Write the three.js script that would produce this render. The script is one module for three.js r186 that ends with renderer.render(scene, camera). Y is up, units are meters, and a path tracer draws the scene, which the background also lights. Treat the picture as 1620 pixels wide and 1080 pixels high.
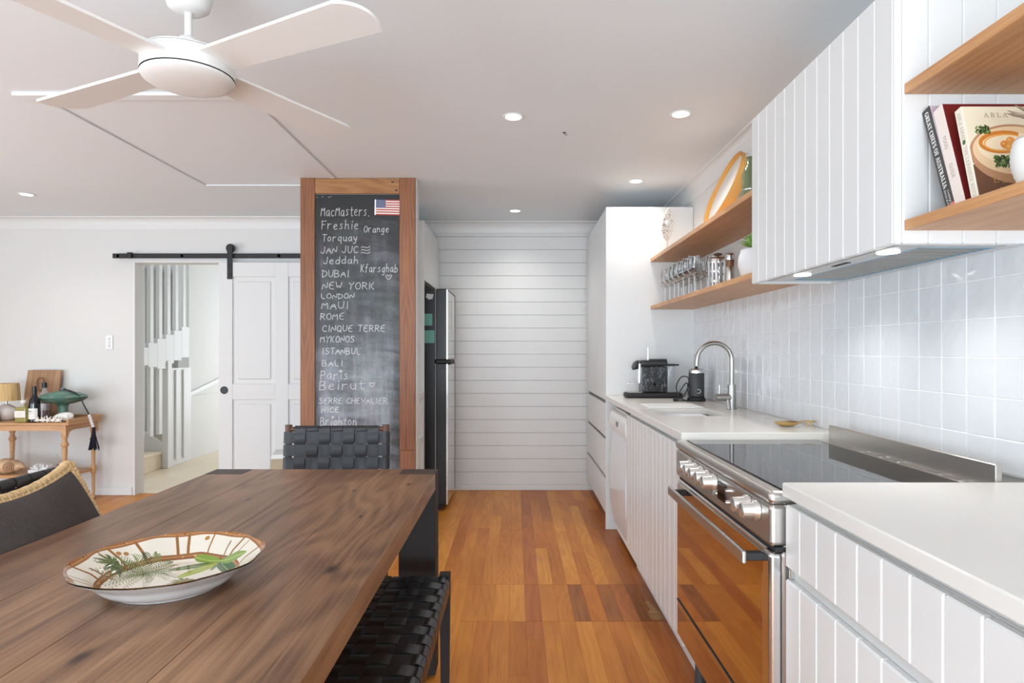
import * as THREE from 'three';
import { RoundedBoxGeometry } from 'three/addons/geometries/RoundedBoxGeometry.js';
import { mergeGeometries, toCreasedNormals } from 'three/addons/utils/BufferGeometryUtils.js';
import { RectAreaLightUniformsLib } from 'three/addons/lights/RectAreaLightUniformsLib.js';

// ---------------------------------------------------------------- camera, sky, daylight, exposure
const scene = new THREE.Scene();
const F = 1012, CX = 815, CY = 555, EYE = 1.2;               // focal length and vanishing point in photo pixels, eye height in metres
const camera = new THREE.PerspectiveCamera(2 * Math.atan(540 / F) * 180 / Math.PI, 1620 / 1080, 0.02, 100);
camera.position.set(0, EYE, 0);
camera.setViewOffset(1620, 1080, 810 - CX, 540 - CY, 1620, 1080);   // lens shift: verticals stay vertical
camera.updateProjectionMatrix();
scene.add(camera);
const renderer = new THREE.WebGLRenderer({ antialias: true });
renderer.toneMapping = THREE.LinearToneMapping;
renderer.toneMappingExposure = 1.03;
renderer.shadowMap.enabled = true;
renderer.shadowMap.type = THREE.PCFSoftShadowMap;
scene.background = new THREE.Color().setRGB(0.80, 0.90, 1.0);
RectAreaLightUniformsLib.init();
function openingLight(w, h, x, y, z, tx, ty, tz, power, r = 1, g = 0.985, b = 0.965) {   // area light in a glazed opening, for daylight and for added fill
  const l = new THREE.RectAreaLight(new THREE.Color().setRGB(r, g, b), power, w, h);
  l.position.set(x, y, z); l.lookAt(tx, ty, tz); l.name = 'daylight_and_fill'; scene.add(l);
}
openingLight(5.0, 1.95, -1.55, 1.1, 3.02, -1.55, 1.1, 0, 2.9, 0.84, 0.97, 1.09);     // sky through the glazed doors behind the camera
openingLight(5.0, 0.9, -1.55, 0.55, 3.0, -1.55, 2.31, 0.0, 11.5, 0.85, 0.97, 1.08);   // added uplight that lifts the ceiling, as if off a sunlit deck
openingLight(3.5, 1.95, -5.1, 1.1, -1.25, 0, 1.1, -1.25, 0.8, 0.84, 0.97, 1.09);      // sky through the glazed doors in the side wall
openingLight(3.5, 0.9, -5.08, 0.55, -1.25, -2.6, 2.31, -1.25, 5.5, 0.85, 0.97, 1.08); // second uplight, added low in the side doors for the ceiling
openingLight(1.5, 1.9, -2.2, 1.15, -9.36, -2.2, 1.15, -6, 4.2, 0.92, 0.98, 1.05);     // fill for the stair hall, from an unseen window added at its end
openingLight(1.6, 1.0, -4.97, 1.55, -7.1, 0, 1.55, -7.1, 3.6, 0.92, 0.98, 1.05);      // fill behind the balusters, from an unseen window added on the stairs

// ---------------------------------------------------------------- helpers
const CEIL = 2.31;
let seed = 7;
const rnd = () => { seed = (seed * 1664525 + 1013904223) >>> 0; return seed / 4294967296; };
const rr = (a, b) => a + (b - a) * rnd();
const px = (x, y, d) => new THREE.Vector3((x - CX) * d / F, EYE - (y - CY) * d / F, -d);
const taken = {};
function numbered(name) { const k = (taken[name] = (taken[name] ?? -1) + 1); return k ? `${name}_${String(k).padStart(3, '0')}` : name; }
function sh(m) { m.castShadow = true; m.receiveShadow = true; return m; }
function thing(name, label, category, base = [0, 0, 0], group) {
  const o = new THREE.Group(); o.name = numbered(name); o.position.set(...base);
  o.userData = { label, category }; if (group) o.userData.group = group;
  scene.add(o); return o;
}
function struct(name) { const o = new THREE.Group(); o.name = numbered(name); o.userData = { kind: 'structure' }; scene.add(o); return o; }
function structMesh(name, geo, mat) { const m = sh(new THREE.Mesh(geo, mat)); m.name = numbered(name); m.userData = { kind: 'structure' }; scene.add(m); return m; }
function part(name, geo, mat, parent, label) {            // geometry in the parent's own axes
  const m = sh(new THREE.Mesh(geo, mat)); m.name = name; parent.add(m);
  if (label) m.userData.label = label;
  return m;
}
function single(name, geo, mat, label, category, base = [0, 0, 0], group) {
  const m = sh(new THREE.Mesh(geo, mat)); m.name = numbered(name); m.position.set(...base);
  m.userData = { label, category }; if (group) m.userData.group = group;
  scene.add(m); return m;
}
const merge = (list) => mergeGeometries(list.map((g) => {
  const n = g.index ? g.toNonIndexed() : g.clone();
  for (const k of Object.keys(n.attributes)) if (!['position', 'normal', 'uv'].includes(k)) n.deleteAttribute(k);
  if (!n.attributes.uv) n.setAttribute('uv', new THREE.BufferAttribute(new Float32Array(n.attributes.position.count * 2), 2));
  return n;
}));
function metreUV(geo, grain = 'x', ou = 0, ov = 0) {       // box projection, u along the grain, metres
  const g = geo.index ? geo.toNonIndexed() : geo, p = g.attributes.position, n = g.attributes.normal, uv = new Float32Array(p.count * 2);
  const ax = { x: 0, y: 1, z: 2 }[grain];
  for (let i = 0; i < p.count; i++) {
    const N = [Math.abs(n.getX(i)), Math.abs(n.getY(i)), Math.abs(n.getZ(i))], P = [p.getX(i), p.getY(i), p.getZ(i)];
    const k = N.indexOf(Math.max(...N));
    let a, b;
    if (k === ax) { a = P[(ax + 1) % 3] * 0.15; b = P[(ax + 2) % 3]; } else { a = P[ax]; b = P[3 - k - ax]; }
    uv[i * 2] = a + ou; uv[i * 2 + 1] = b + ov;
  }
  g.setAttribute('uv', new THREE.BufferAttribute(uv, 2));
  return g;
}
function cbox(w, h, d, c = 0.002) {                         // box with chamfered edges, centred, flat faces, 44 triangles
  const s = [w / 2, h / 2, d / 2]; c = Math.min(c, ...s.map((v) => v * 0.95));
  const P = (sx, sy, sz, k) => { const S = [sx, sy, sz]; return S.map((g, i) => g * (i === k ? s[i] : s[i] - c)); };
  const tri = [];
  const poly = (pts) => {
    const a = new THREE.Vector3(...pts[0]), b = new THREE.Vector3(...pts[1]), q = new THREE.Vector3(...pts[2]);
    const nn = b.clone().sub(a).cross(q.clone().sub(a)); const cen = pts.reduce((v, t) => v.add(new THREE.Vector3(...t)), new THREE.Vector3());
    if (nn.dot(cen) < 0) pts = [...pts].reverse();
    for (let i = 1; i < pts.length - 1; i++) tri.push(...pts[0], ...pts[i], ...pts[i + 1]);
  };
  for (let k = 0; k < 3; k++) for (const g of [-1, 1]) {
    const q = [[-1, -1], [1, -1], [1, 1], [-1, 1]].map(([a, b]) => { const S = [0, 0, 0]; S[k] = g; S[(k + 1) % 3] = a; S[(k + 2) % 3] = b; return P(...S, k); });
    poly(q);
  }
  for (let k = 0; k < 3; k++) for (const a of [-1, 1]) for (const b of [-1, 1]) {
    const i = (k + 1) % 3, j = (k + 2) % 3, mk = (t, f) => { const S = [0, 0, 0]; S[k] = t; S[i] = a; S[j] = b; return P(...S, f); };
    poly([mk(-1, i), mk(1, i), mk(1, j), mk(-1, j)]);
  }
  for (const a of [-1, 1]) for (const b of [-1, 1]) for (const e of [-1, 1]) poly([P(a, b, e, 0), P(a, b, e, 1), P(a, b, e, 2)]);
  const g = new THREE.BufferGeometry();
  g.setAttribute('position', new THREE.BufferAttribute(new Float32Array(tri), 3));
  g.computeVertexNormals();
  return metreUV(g);
}
// box between corners; x0..x1, y0..y1, and depths d0..d1 from the camera (z = -d)
const bx = (x0, x1, y0, y1, d0, d1, c = 0.002, grain = 'x') => metreUV(cbox(Math.abs(x1 - x0), Math.abs(y1 - y0), Math.abs(d1 - d0), c).translate((x0 + x1) / 2, (y0 + y1) / 2, -(d0 + d1) / 2), grain);
const rbox = (w, h, d, r, x = 0, y = 0, z = 0, s = 3) => new RoundedBoxGeometry(w, h, d, s, r).translate(x, y, z);
const cyl = (r0, r1, h, x = 0, y = 0, z = 0, n = 32) => new THREE.CylinderGeometry(r1, r0, h, n).translate(x, y + h / 2, z);
const lathe = (pts, n = 40) => new THREE.LatheGeometry(pts.map((p) => new THREE.Vector2(p[0], p[1])), n);
const tube = (pts, r, n = 32, k = 8, closed = false) => new THREE.TubeGeometry(new THREE.CatmullRomCurve3(pts.map((p) => (p.isVector3 ? p : new THREE.Vector3(...p))), closed), n, r, k, closed);
function between(geo, a, b) {                               // turn a geometry made along +y (0..length) to run from a to b
  const A = new THREE.Vector3(...a), B = new THREE.Vector3(...b);
  const q = new THREE.Quaternion().setFromUnitVectors(new THREE.Vector3(0, 1, 0), B.clone().sub(A).normalize());
  return geo.applyQuaternion(q).translate(A.x, A.y, A.z);
}
const rod = (a, b, r0, r1 = r0, n = 16) => between(cyl(r0, r1, new THREE.Vector3(...a).distanceTo(new THREE.Vector3(...b)), 0, 0, 0, n), a, b);
function extrude(pts, depth, bevel = 0) {
  const s = new THREE.Shape(pts.map((p) => new THREE.Vector2(p[0], p[1])));
  return new THREE.ExtrudeGeometry(s, { depth, bevelEnabled: bevel > 0, bevelThickness: bevel, bevelSize: bevel, bevelOffset: -bevel, bevelSegments: 2, curveSegments: 16 });
}
function ribbon(pts, nor, W, width, thick) {                // strap: flat section carried along points, with given normals and width axis
  const pos = [], idx = [], n = pts.length;
  for (let i = 0; i < n; i++) for (const [a, b] of [[-1, -1], [1, -1], [1, 1], [-1, 1]])
    pos.push(...pts[i].clone().addScaledVector(W, a * width / 2).addScaledVector(nor[i], b * thick / 2).toArray());
  for (let i = 0; i < n - 1; i++) for (let k = 0; k < 4; k++) { const a = i * 4 + k, b = i * 4 + (k + 1) % 4; idx.push(a, b, b + 4, a, b + 4, a + 4); }
  idx.push(0, 2, 1, 0, 3, 2); const e = (n - 1) * 4; idx.push(e, e + 1, e + 2, e, e + 2, e + 3);
  const g = new THREE.BufferGeometry();
  g.setAttribute('position', new THREE.BufferAttribute(new Float32Array(pos), 3)); g.setIndex(idx);
  const c = toCreasedNormals(g, 0.7);
  return metreUV(c);
}
function grooveFront(w, h, t, pitch = 0.0775, off = 0) {    // sheet with vertical V grooves; x 0..w, y 0..h, front face at z = t
  const top = [[w, 0], [w, t]]; const cuts = [];
  for (let x = off || pitch; x < w - 0.01; x += pitch) cuts.push(x);
  for (const x of cuts.reverse()) top.push([x + 0.003, t], [x, t - 0.004], [x - 0.003, t]);
  top.push([0, t], [0, 0]);
  return metreUV(extrude(top, h).rotateX(Math.PI / 2).translate(0, h, 0), 'y');
}
// ---- noise and computed textures
const PERM = new Uint8Array(512); { const p = [...Array(256).keys()]; for (let i = 255; i > 0; i--) { const j = Math.floor(rnd() * (i + 1)); [p[i], p[j]] = [p[j], p[i]]; } for (let i = 0; i < 512; i++) PERM[i] = p[i & 255]; }
function vnoise(x, y) {
  const xi = Math.floor(x), yi = Math.floor(y), fx = x - xi, fy = y - yi, a = xi & 255, b = yi & 255;
  const u = fx * fx * (3 - 2 * fx), v = fy * fy * (3 - 2 * fy);
  const h = (i, j) => PERM[PERM[(a + i) & 255] + ((b + j) & 255)] / 255;
  return (h(0, 0) * (1 - u) + h(1, 0) * u) * (1 - v) + (h(0, 1) * (1 - u) + h(1, 1) * u) * v;
}
const fbm = (x, y, o = 3) => { let s = 0, a = 0.5, t = 0; for (let i = 0; i < o; i++) { s += a * vnoise(x, y); t += a; a *= 0.5; x = x * 2.03 + 17; y = y * 2.03 + 31; } return s / t; };
function dataTex(W, H, fn, srgb, mu, mv, wrap = THREE.MirroredRepeatWrapping) {   // fn(u, v) in metres -> [r, g, b] 0..255
  const a = new Uint8Array(W * H * 4);
  for (let j = 0; j < H; j++) for (let i = 0; i < W; i++) { const c = fn(i / W * mu, j / H * mv), k = (j * W + i) * 4; a[k] = Math.max(0, Math.min(255, c[0])); a[k + 1] = Math.max(0, Math.min(255, c[1])); a[k + 2] = Math.max(0, Math.min(255, c[2])); a[k + 3] = 255; }
  const t = new THREE.DataTexture(a, W, H, THREE.RGBAFormat); t.magFilter = THREE.LinearFilter; t.minFilter = THREE.LinearMipmapLinearFilter; t.generateMipmaps = true;
  t.wrapS = t.wrapT = wrap; t.repeat.set(1 / mu, 1 / mv); if (srgb) t.colorSpace = THREE.SRGBColorSpace; t.needsUpdate = true; return t;
}
const lerp3 = (a, b, t) => [a[0] + (b[0] - a[0]) * t, a[1] + (b[1] - a[1]) * t, a[2] + (b[2] - a[2]) * t];
function woodTex(c0, c1, o = {}) {                          // light, dark (sRGB 0..255); streaks run along u
  const { W = 1024, H = 512, mu = 1.2, mv = 0.5, s = rr(0, 90), fine = 190, ring = 22, blotch = 0.35, knots = [] } = o;
  return dataTex(W, H, (u, v) => {
    let kd = 0, vv = v;
    for (const [ku, kv, kr] of knots) { const q = Math.hypot((u - ku) * 0.45, v - kv) / kr; if (q < 4) { vv += (v - kv) * 0.5 * Math.exp(-q * q * 0.4); kd = Math.max(kd, Math.exp(-q * q * 1.6)); } }
    const warp = fbm(u * 1.7 + s, vv * 9 + s, 2);
    const r = 0.5 + 0.5 * Math.sin((vv * ring + warp * 5.5) * 6.283);
    const g = fbm(u * 7 + s, vv * fine + s * 3, 3), b = fbm(u * 2.2 + s * 2, v * 5 + s, 3);
    const t = 0.38 * g + 0.25 * r * (0.4 + g) + blotch * (b - 0.35) + 0.12;
    return lerp3(lerp3(c0, c1, Math.max(0, Math.min(1, t))), [c1[0] * 0.35, c1[1] * 0.3, c1[2] * 0.28], kd * 0.85);
  }, true, mu, mv);
}
function canvasTex(w, h, draw) {
  const c = document.createElement('canvas'); c.width = w; c.height = h; const x = c.getContext('2d'); draw(x, w, h);
  const t = new THREE.CanvasTexture(c); t.colorSpace = THREE.SRGBColorSpace; t.anisotropy = 8; return t;
}
const lin = (r, g, b) => new THREE.Color().setRGB(r, g, b);
const std = (color, roughness = 0.5, metalness = 0, extra = {}) => new THREE.MeshStandardMaterial({ color, roughness, metalness, ...extra });
const phys = (o) => new THREE.MeshPhysicalMaterial(o);

// ---------------------------------------------------------------- materials
const speckle = dataTex(512, 512, (u, v) => { const n = 120 + 60 * (fbm(u * 160, v * 160, 3) - 0.5) * 2; return [n, n, n]; }, false, 0.5, 0.5);
const brush = dataTex(512, 512, (u, v) => { const n = 128 + 110 * (fbm(u * 12, v * 900, 2) - 0.5); return [n, n, n]; }, false, 0.5, 0.5);
const brushRough = dataTex(512, 256, (u, v) => { const n = 120 + 90 * (fbm(u * 6, v * 500, 2) - 0.5) + 60 * (fbm(u * 9, v * 9, 3) - 0.5); return [n, n, n]; }, false, 0.6, 0.3);
const waves = dataTex(512, 512, (u, v) => { const n = 255 * fbm(u * 26, v * 26, 2); return [n, n, n]; }, false, 1, 1);
const M = {
  wall: std(lin(0.72, 0.71, 0.685), 0.6, 0, { bumpMap: speckle, bumpScale: 0.0006 }),
  ceiling: std(lin(0.83, 0.875, 0.90), 0.7),
  trim: std(lin(0.75, 0.745, 0.73), 0.4),
  shiplap: std(lin(0.76, 0.755, 0.74), 0.35),
  cabinet: std(lin(0.755, 0.755, 0.745), 0.32),
  counter: std(lin(0.77, 0.75, 0.71), 0.22),
  grout: std(lin(0.86, 0.87, 0.88), 0.8),
  tile: [0, 1, 2].map((i) => phys({ color: lin(0.70 + i * 0.012, 0.715 + i * 0.012, 0.735 + i * 0.012), roughness: 0.1, bumpMap: waves, bumpScale: 0.0022 })),
  steel: std(lin(0.62, 0.60, 0.57), 0.30, 1, { roughnessMap: null, bumpMap: brush, bumpScale: 0.00012 }),
  steelSmooth: std(lin(0.72, 0.72, 0.72), 0.18, 1),
  chrome: std(lin(0.85, 0.85, 0.86), 0.08, 1),
  blackGlass: phys({ color: lin(0.008, 0.008, 0.009), roughness: 0.03 }),
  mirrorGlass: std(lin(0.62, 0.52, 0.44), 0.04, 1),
  fridgeFace: std(lin(0.80, 0.80, 0.80), 0.05, 1),
  black: std(lin(0.012, 0.012, 0.013), 0.35),
  blackMatte: std(lin(0.02, 0.02, 0.021), 0.6),
  darkGrey: std(lin(0.05, 0.05, 0.053), 0.5),
  fan: std(lin(0.80, 0.79, 0.765), 0.4),
  glass: phys({ color: 0xffffff, roughness: 0.0, transmission: 1, thickness: 0, ior: 1.5 }),
  brass: std(lin(0.72, 0.52, 0.24), 0.25, 1),
  white: std(lin(0.86, 0.86, 0.85), 0.4),
};
M.tapSteel = std(lin(0.42, 0.41, 0.39), 0.32, 1);
M.shelf = std(0xffffff, 0.42, 0, { map: woodTex([216, 170, 120], [176, 119, 76], { mu: 1.6, mv: 0.6, ring: 12, fine: 210 }) });
M.table = std(0xffffff, 0.36, 0, { map: woodTex([184, 140, 102], [88, 58, 38], { W: 1536, H: 1024, mu: 2.2, mv: 0.9, ring: 9, fine: 260, blotch: 0.85, knots: [[0.28, 0.78, 0.008], [0.7, 0.72, 0.006], [1.12, 0.76, 0.014], [1.36, 0.15, 0.010], [0.5, 0.33, 0.009], [1.5, 0.5, 0.012], [0.95, 0.42, 0.007], [0.38, 0.62, 0.006]] }), bumpMap: speckle, bumpScale: 0.0004 });
M.tableDark = std(0xffffff, 0.45, 0, { map: woodTex([72, 54, 44], [38, 27, 22], { mu: 1.0, mv: 0.4 }) });
M.tableLeg = std(0xffffff, 0.75, 0, { map: woodTex([38, 29, 27], [20, 15, 15], { mu: 1.0, mv: 0.4 }) });
M.frameWood = std(0xffffff, 0.5, 0, { map: woodTex([172, 114, 70], [104, 60, 36], { mu: 2.2, mv: 0.3, ring: 18, blotch: 0.9, fine: 160 }) });
M.frameWoodPale = std(0xffffff, 0.5, 0, { map: woodTex([190, 140, 88], [128, 82, 44], { mu: 1.0, mv: 0.3, ring: 25, fine: 150 }) });
M.console = std(0xffffff, 0.45, 0, { map: woodTex([216, 172, 124], [178, 128, 84], { mu: 1.0, mv: 0.4, ring: 10 }) });
M.chairWood = std(0xffffff, 0.5, 0, { map: woodTex([120, 84, 62], [70, 46, 34], { mu: 1.0, mv: 0.2 }) });
M.paleTimber = std(0xffffff, 0.45, 0, { map: woodTex([240, 224, 198], [222, 203, 174], { mu: 1.6, mv: 0.6, ring: 9 }) });
M.floor = [[[220, 148, 66], [180, 108, 40]], [[214, 140, 60], [172, 101, 37]], [[208, 131, 55], [165, 94, 35]], [[226, 157, 74], [188, 117, 47]], [[196, 118, 58], [148, 82, 37]], [[172, 106, 54], [116, 66, 32]]]
  .map(([a, b]) => phys({ roughness: 0.36, specularIntensity: 0.4, map: woodTex(a, b, { W: 1400, H: 300, mu: 2.4, mv: 0.36, ring: 16, fine: 260, blotch: 0.8 }) }));

// ================================================================ THE ROOM
const XR = 1.2, DB = 5.52, DL = 5.33, XL = -5.2, ZF = 3.1;     // right wall, shiplap wall, far left wall, left wall, wall behind the camera
// ---- floor: boards run away from the camera
const floor = struct('floor');
part('subfloor', bx(XL - 0.2, XR + 0.15, -0.14, -0.013, -ZF - 0.2, 5.46, 0), M.grout, floor);
{
  const pitch = 0.073, x0 = 0.0475, rest = M.floor.map(() => []);
  let shown = 0;
  const lay = (xa, xb, d0, d1, tone, own) => {
    const g = bx(xa + 0.0001, xb - 0.0001, -0.013, rr(-0.0002, 0), d0 + (d0 === 2.84 || d0 === 3.29 ? 0.0012 : 0.0002), d1 - 0.0002, 0.0005, 'z');
    metreUV(g, 'z', rr(0, 8), rr(0, 3));
    if (own) { part(shown ? `board_${String(shown).padStart(3, '0')}` : 'board', g, M.floor[tone], floor); shown++; } else rest[tone].push(g);
  };
  const tones = [0, 1, 1, 2, 0, 3, 2, 1, 0, 2];
  for (let k = -73; x0 + k * pitch < XR; k++) {
    const xa = x0 + k * pitch, xb = Math.min(xa + pitch, XR);
    const cuts = [-ZF];
    if (k === 0) cuts.push(-0.6, 0.9, 2.66, 2.84, 3.29, 4.69, DB);
    else if (k === 2) cuts.push(-1.2, 1.9, 2.84, 3.29, 4.5, DB);
    else {
      const patch = xa > -0.30;
      let d = -ZF + rr(0.3, 2.0);
      const max = patch ? 2.55 : 5.2;
      while (d < max) { cuts.push(d); d += rr(1.1, 2.3); }
      if (patch) { cuts.push(2.84, 3.29); d = 3.29 + rr(0.5, 1.7); while (d < 5.2) { cuts.push(d); d += rr(0.9, 1.8); } }
      cuts.push(xa < -1.35 ? DL + 0.07 : DB);
    }
    for (let i = 0; i < cuts.length - 1; i++) {
      const a = cuts[i], b = cuts[i + 1], mid = (a + b) / 2;
      let tone = tones[Math.floor(rnd() * tones.length)];
      if (k === 0 && a >= 2.6) tone = 4;
      if (k === 2 && a >= 4.4) tone = 4;
      if (k === 8 || k === 7) tone = rnd() < 0.6 ? 4 : tone;
      if (Math.abs(mid - 3.065) < 0.05 && b - a < 0.5) { const t = [1, 0, 2, 5, 2, 5, 4, 5, 5]; tone = k > 2 ? t[k % 9] : tone; }
      const seen = (xb > -1.1 && xa < 0.7 && b > 1.7) || (xb > -3.7 && xa < -2.3 && b > 4.6);
      lay(xa, xb, a, b, tone, seen && shown < 300);
    }
  }
  rest.forEach((l, i) => { if (l.length) { const m = part('board_field', merge(l), M.floor[i], floor); m.userData.kind = 'stuff'; } });
  // weathered patch of bare timber at the edge of the cut-out
  const pts = [[0, 0], [0.035, -0.005], [0.055, 0.02], [0.05, 0.09], [0.035, 0.17], [0.02, 0.21], [0.004, 0.2], [0.012, 0.12], [-0.012, 0.05]];
  part('worn_patch', extrude(pts.map(([a, b]) => [0.615 + a, 2.86 + b]), 0.0005).rotateX(-Math.PI / 2).translate(0, 0.0003, 0), std(0xffffff, 0.7, 0, { map: woodTex([206, 168, 112], [110, 66, 34], { W: 256, H: 256, mu: 0.3, mv: 0.3, ring: 30 }) }), floor, 'bare weathered timber patch');
}
// ---- ceiling
structMesh('ceiling', bx(XL - 0.2, XR + 0.15, CEIL, CEIL + 0.12, -ZF - 0.2, 9.6, 0), M.ceiling);
{
  const g = struct('ceiling_hatch');
  for (const q of [bx(-2.16, -1.15, CEIL - 0.014, CEIL - 0.0003, 2.74, 2.80, 0.003), bx(-2.10, -2.065, CEIL - 0.008, CEIL - 0.0003, 2.801, 4.30, 0.003), bx(-1.185, -1.15, CEIL - 0.008, CEIL - 0.0003, 2.801, 4.09, 0.003), bx(-2.064, -1.39, CEIL - 0.008, CEIL - 0.0003, 4.265, 4.30, 0.003)]) part('strip', q, M.ceiling, g);
}
single('added_bounce_rug', rbox(3.6, 0.012, 2.4, 0.004, -2.9, 0.0065, 1.55), std(lin(0.72, 0.71, 0.69), 0.95), 'unseen large pale rug added to neutralise light bounced to the ceiling', 'rug');  // out of view; added so the floor bounces whiter light to the ceiling
// ---- right wall, with hand-made square tiles above the worktop
const wallRight = struct('wall_right');
part('plaster', bx(XR + 0.004, XR + 0.15, 0, CEIL, -ZF, DB + 0.12, 0), M.wall, wallRight);
part('upper_lining', bx(XR, XR + 0.0045, 1.503, CEIL, 0.2, DB, 0.0005), M.wall, wallRight);
part('grout', bx(XR - 0.006, XR + 0.004, 0.9, 1.503, 0.9, 4.30, 0), M.grout, wallRight);
{
  const s = 0.0996, gap = 0.0022, geos = [];
  for (let i = 0; i < 8; i++) { const g = cbox(0.009, s - gap, s - gap, 0.0012); metreUV(g, 'z', i * 0.37, i * 0.53); geos.push(g); }
  const low = cbox(0.009, 0.0815 - gap, s - gap, 0.0012);
  let n = 0;
  for (let c = -10; c < 20; c++) {
    const d = 2.287 + s * (c + 0.5);
    if (d - s / 2 > 4.30) break;
    const cut = Math.min(s, 4.30 - (d - s / 2));
    for (let r = -1; r < 6; r++) {
      const y = 0.984 + s * (r + 0.5); if (y - s / 2 > 1.49) continue;
      const g = cut < s - 0.001 ? cbox(0.009, s - gap, cut - gap, 0.002) : geos[Math.floor(rnd() * 8)];
      const m = part(n ? `tile_${String(n).padStart(3, '0')}` : 'tile', r < 0 ? low : g, M.tile[Math.floor(rnd() * 3)], wallRight); n++;
      m.position.set(XR - 0.0035 + rr(0, 0.0008), r < 0 ? 0.9425 : y, cut < s - 0.001 ? -(4.30 - cut / 2) : -d);
      m.rotation.set(0, rr(-0.006, 0.006), rr(-0.006, 0.006));
    }
  }
}
// ---- shiplap wall at the end of the kitchen
const wallBack = struct('wall_back');
part('backing', bx(-1.5, XR + 0.15, 0, CEIL, DB + 0.012, DB + 0.15, 0), M.shiplap, wallBack);
{
  const h = 0.1127, g = cbox(2.55, h - 0.0035, 0.013, 0.0012);
  for (let i = 0; i < 20; i++) { const m = part(i ? `board_${String(i).padStart(3, '0')}` : 'board', g, M.shiplap, wallBack); m.position.set(-0.075, 0.045 + h * (i + 0.5), -DB - 0.006 + rr(-0.0008, 0.0008)); }
}
structMesh('baseboard_back', bx(-1.0, 0.66, 0, 0.044, DB - 0.012, DB, 0.004), M.trim);
// ---- far wall on the left, with the doorway to the stair hall
const doorL = -3.165, doorR = -2.36, doorT = 1.935;
structMesh('wall_far', merge([bx(XL, doorL, 0, CEIL, DL, DL + 0.125, 0), bx(doorL, doorR, doorT, CEIL, DL, DL + 0.125, 0), bx(doorR, -1.35, 0, CEIL, DL, DL + 0.125, 0), bx(-1.5, -1.35, 0, CEIL, DL + 0.125, DB + 0.15, 0)]), M.wall);
structMesh('trim_doorway', merge([bx(doorL - 0.02, doorL - 0.0005, 0, doorT + 0.02, DL - 0.006, DL, 0.001), bx(doorL, doorR, doorT + 0.0005, doorT + 0.02, DL - 0.006, DL, 0.001)]), M.trim);
structMesh('baseboard_far', bx(XL, doorL - 0.021, 0, 0.07, DL - 0.014, DL, 0.004), M.trim);
structMesh('wall_left', merge([bx(XL - 0.15, XL, 2.1, CEIL, -ZF, DL, 0), bx(XL - 0.15, XL, 0, 2.1, 3.05, DL, 0), bx(XL - 0.15, XL, 0, 2.1, -ZF, -0.55, 0)]), M.wall);
structMesh('wall_front', merge([bx(XL - 0.15, -4.15, 0, CEIL, -ZF - 0.15, -ZF, 0), bx(-4.15, 1.05, 2.1, CEIL, -ZF - 0.15, -ZF, 0), bx(1.05, XR + 0.15, 0, CEIL, -ZF - 0.15, -ZF, 0)]), M.wall);
function glazing(name, x0, x1, y0, y1, d0, d1, along, n) {
  const g = struct(name), f = 0.05;
  const len = along === 'x' ? x1 - x0 : d1 - d0;
  const mk = (a0, a1, b0, b1) => (along === 'x' ? bx(x0 + a0, x0 + a1, b0, b1, d0, d1, 0.003) : bx(x0, x1, b0, b1, d0 + a0, d0 + a1, 0.003));
  part('frame', merge([mk(0, len, y0, y0 + f), mk(0, len, y1 - f, y1), mk(0, f, y0 + f, y1 - f), mk(len - f, len, y0 + f, y1 - f)]), M.trim, g);
  for (let i = 0; i < n; i++) {
    const a = f + (len - 2 * f) * i / n, b = f + (len - 2 * f) * (i + 1) / n;
    if (i) part('mullion', mk(a - 0.02, a + 0.02, y0 + f, y1 - f), M.trim, g);
    const w = b - a - 0.04, h = y1 - y0 - 2 * f, p = new THREE.PlaneGeometry(w, h);
    if (along !== 'x') p.rotateY(Math.PI / 2);
    part('pane', along === 'x' ? p.translate(x0 + (a + b) / 2, (y0 + y1) / 2, -(d0 + d1) / 2) : p.translate((x0 + x1) / 2, (y0 + y1) / 2, -d0 - (a + b) / 2), M.glass, g);
  }
}
glazing('window_1', -4.15, 1.05, 0.02, 2.1, -ZF - 0.1, -ZF - 0.05, 'x', 4);
glazing('window_2', XL - 0.1, XL - 0.05, 0.02, 2.1, -0.55, 3.05, 'z', 4);
glazing('added_window_3', -5.12, -5.07, 1.0, 2.1, 6.25, 7.95, 'z', 2);  // unseen stair window, added to light the stair void
glazing('added_window_4', -3.05, -1.38, 0.05, 2.15, 9.46, 9.51, 'x', 2);  // unseen hall-end window, added to brighten the hall
// ---- cove cornices
function cove(len) {
  const p = [[0, -0.1], [0, 0], [0.06, 0], [0.06, -0.008]];
  for (let i = 0; i <= 8; i++) { const a = Math.PI / 2 * i / 8; p.push([0.057 - 0.047 * Math.sin(a), -0.009 - 0.082 + 0.082 * Math.cos(a)]); }
  p.push([0.006, -0.1]);
  return toCreasedNormals(extrude(p, len), 0.5);
}
structMesh('trim_cornice_right', cove(DB + 1).rotateY(Math.PI).translate(XR, CEIL, 1), M.trim);   // out from the right wall
structMesh('trim_cornice_back', cove(2.55).rotateY(-Math.PI / 2).translate(XR, CEIL, -DB), M.trim);
structMesh('trim_cornice_far', cove(-1.35 - XL).rotateY(-Math.PI / 2).translate(-1.35, CEIL, -DL), M.trim);
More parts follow.
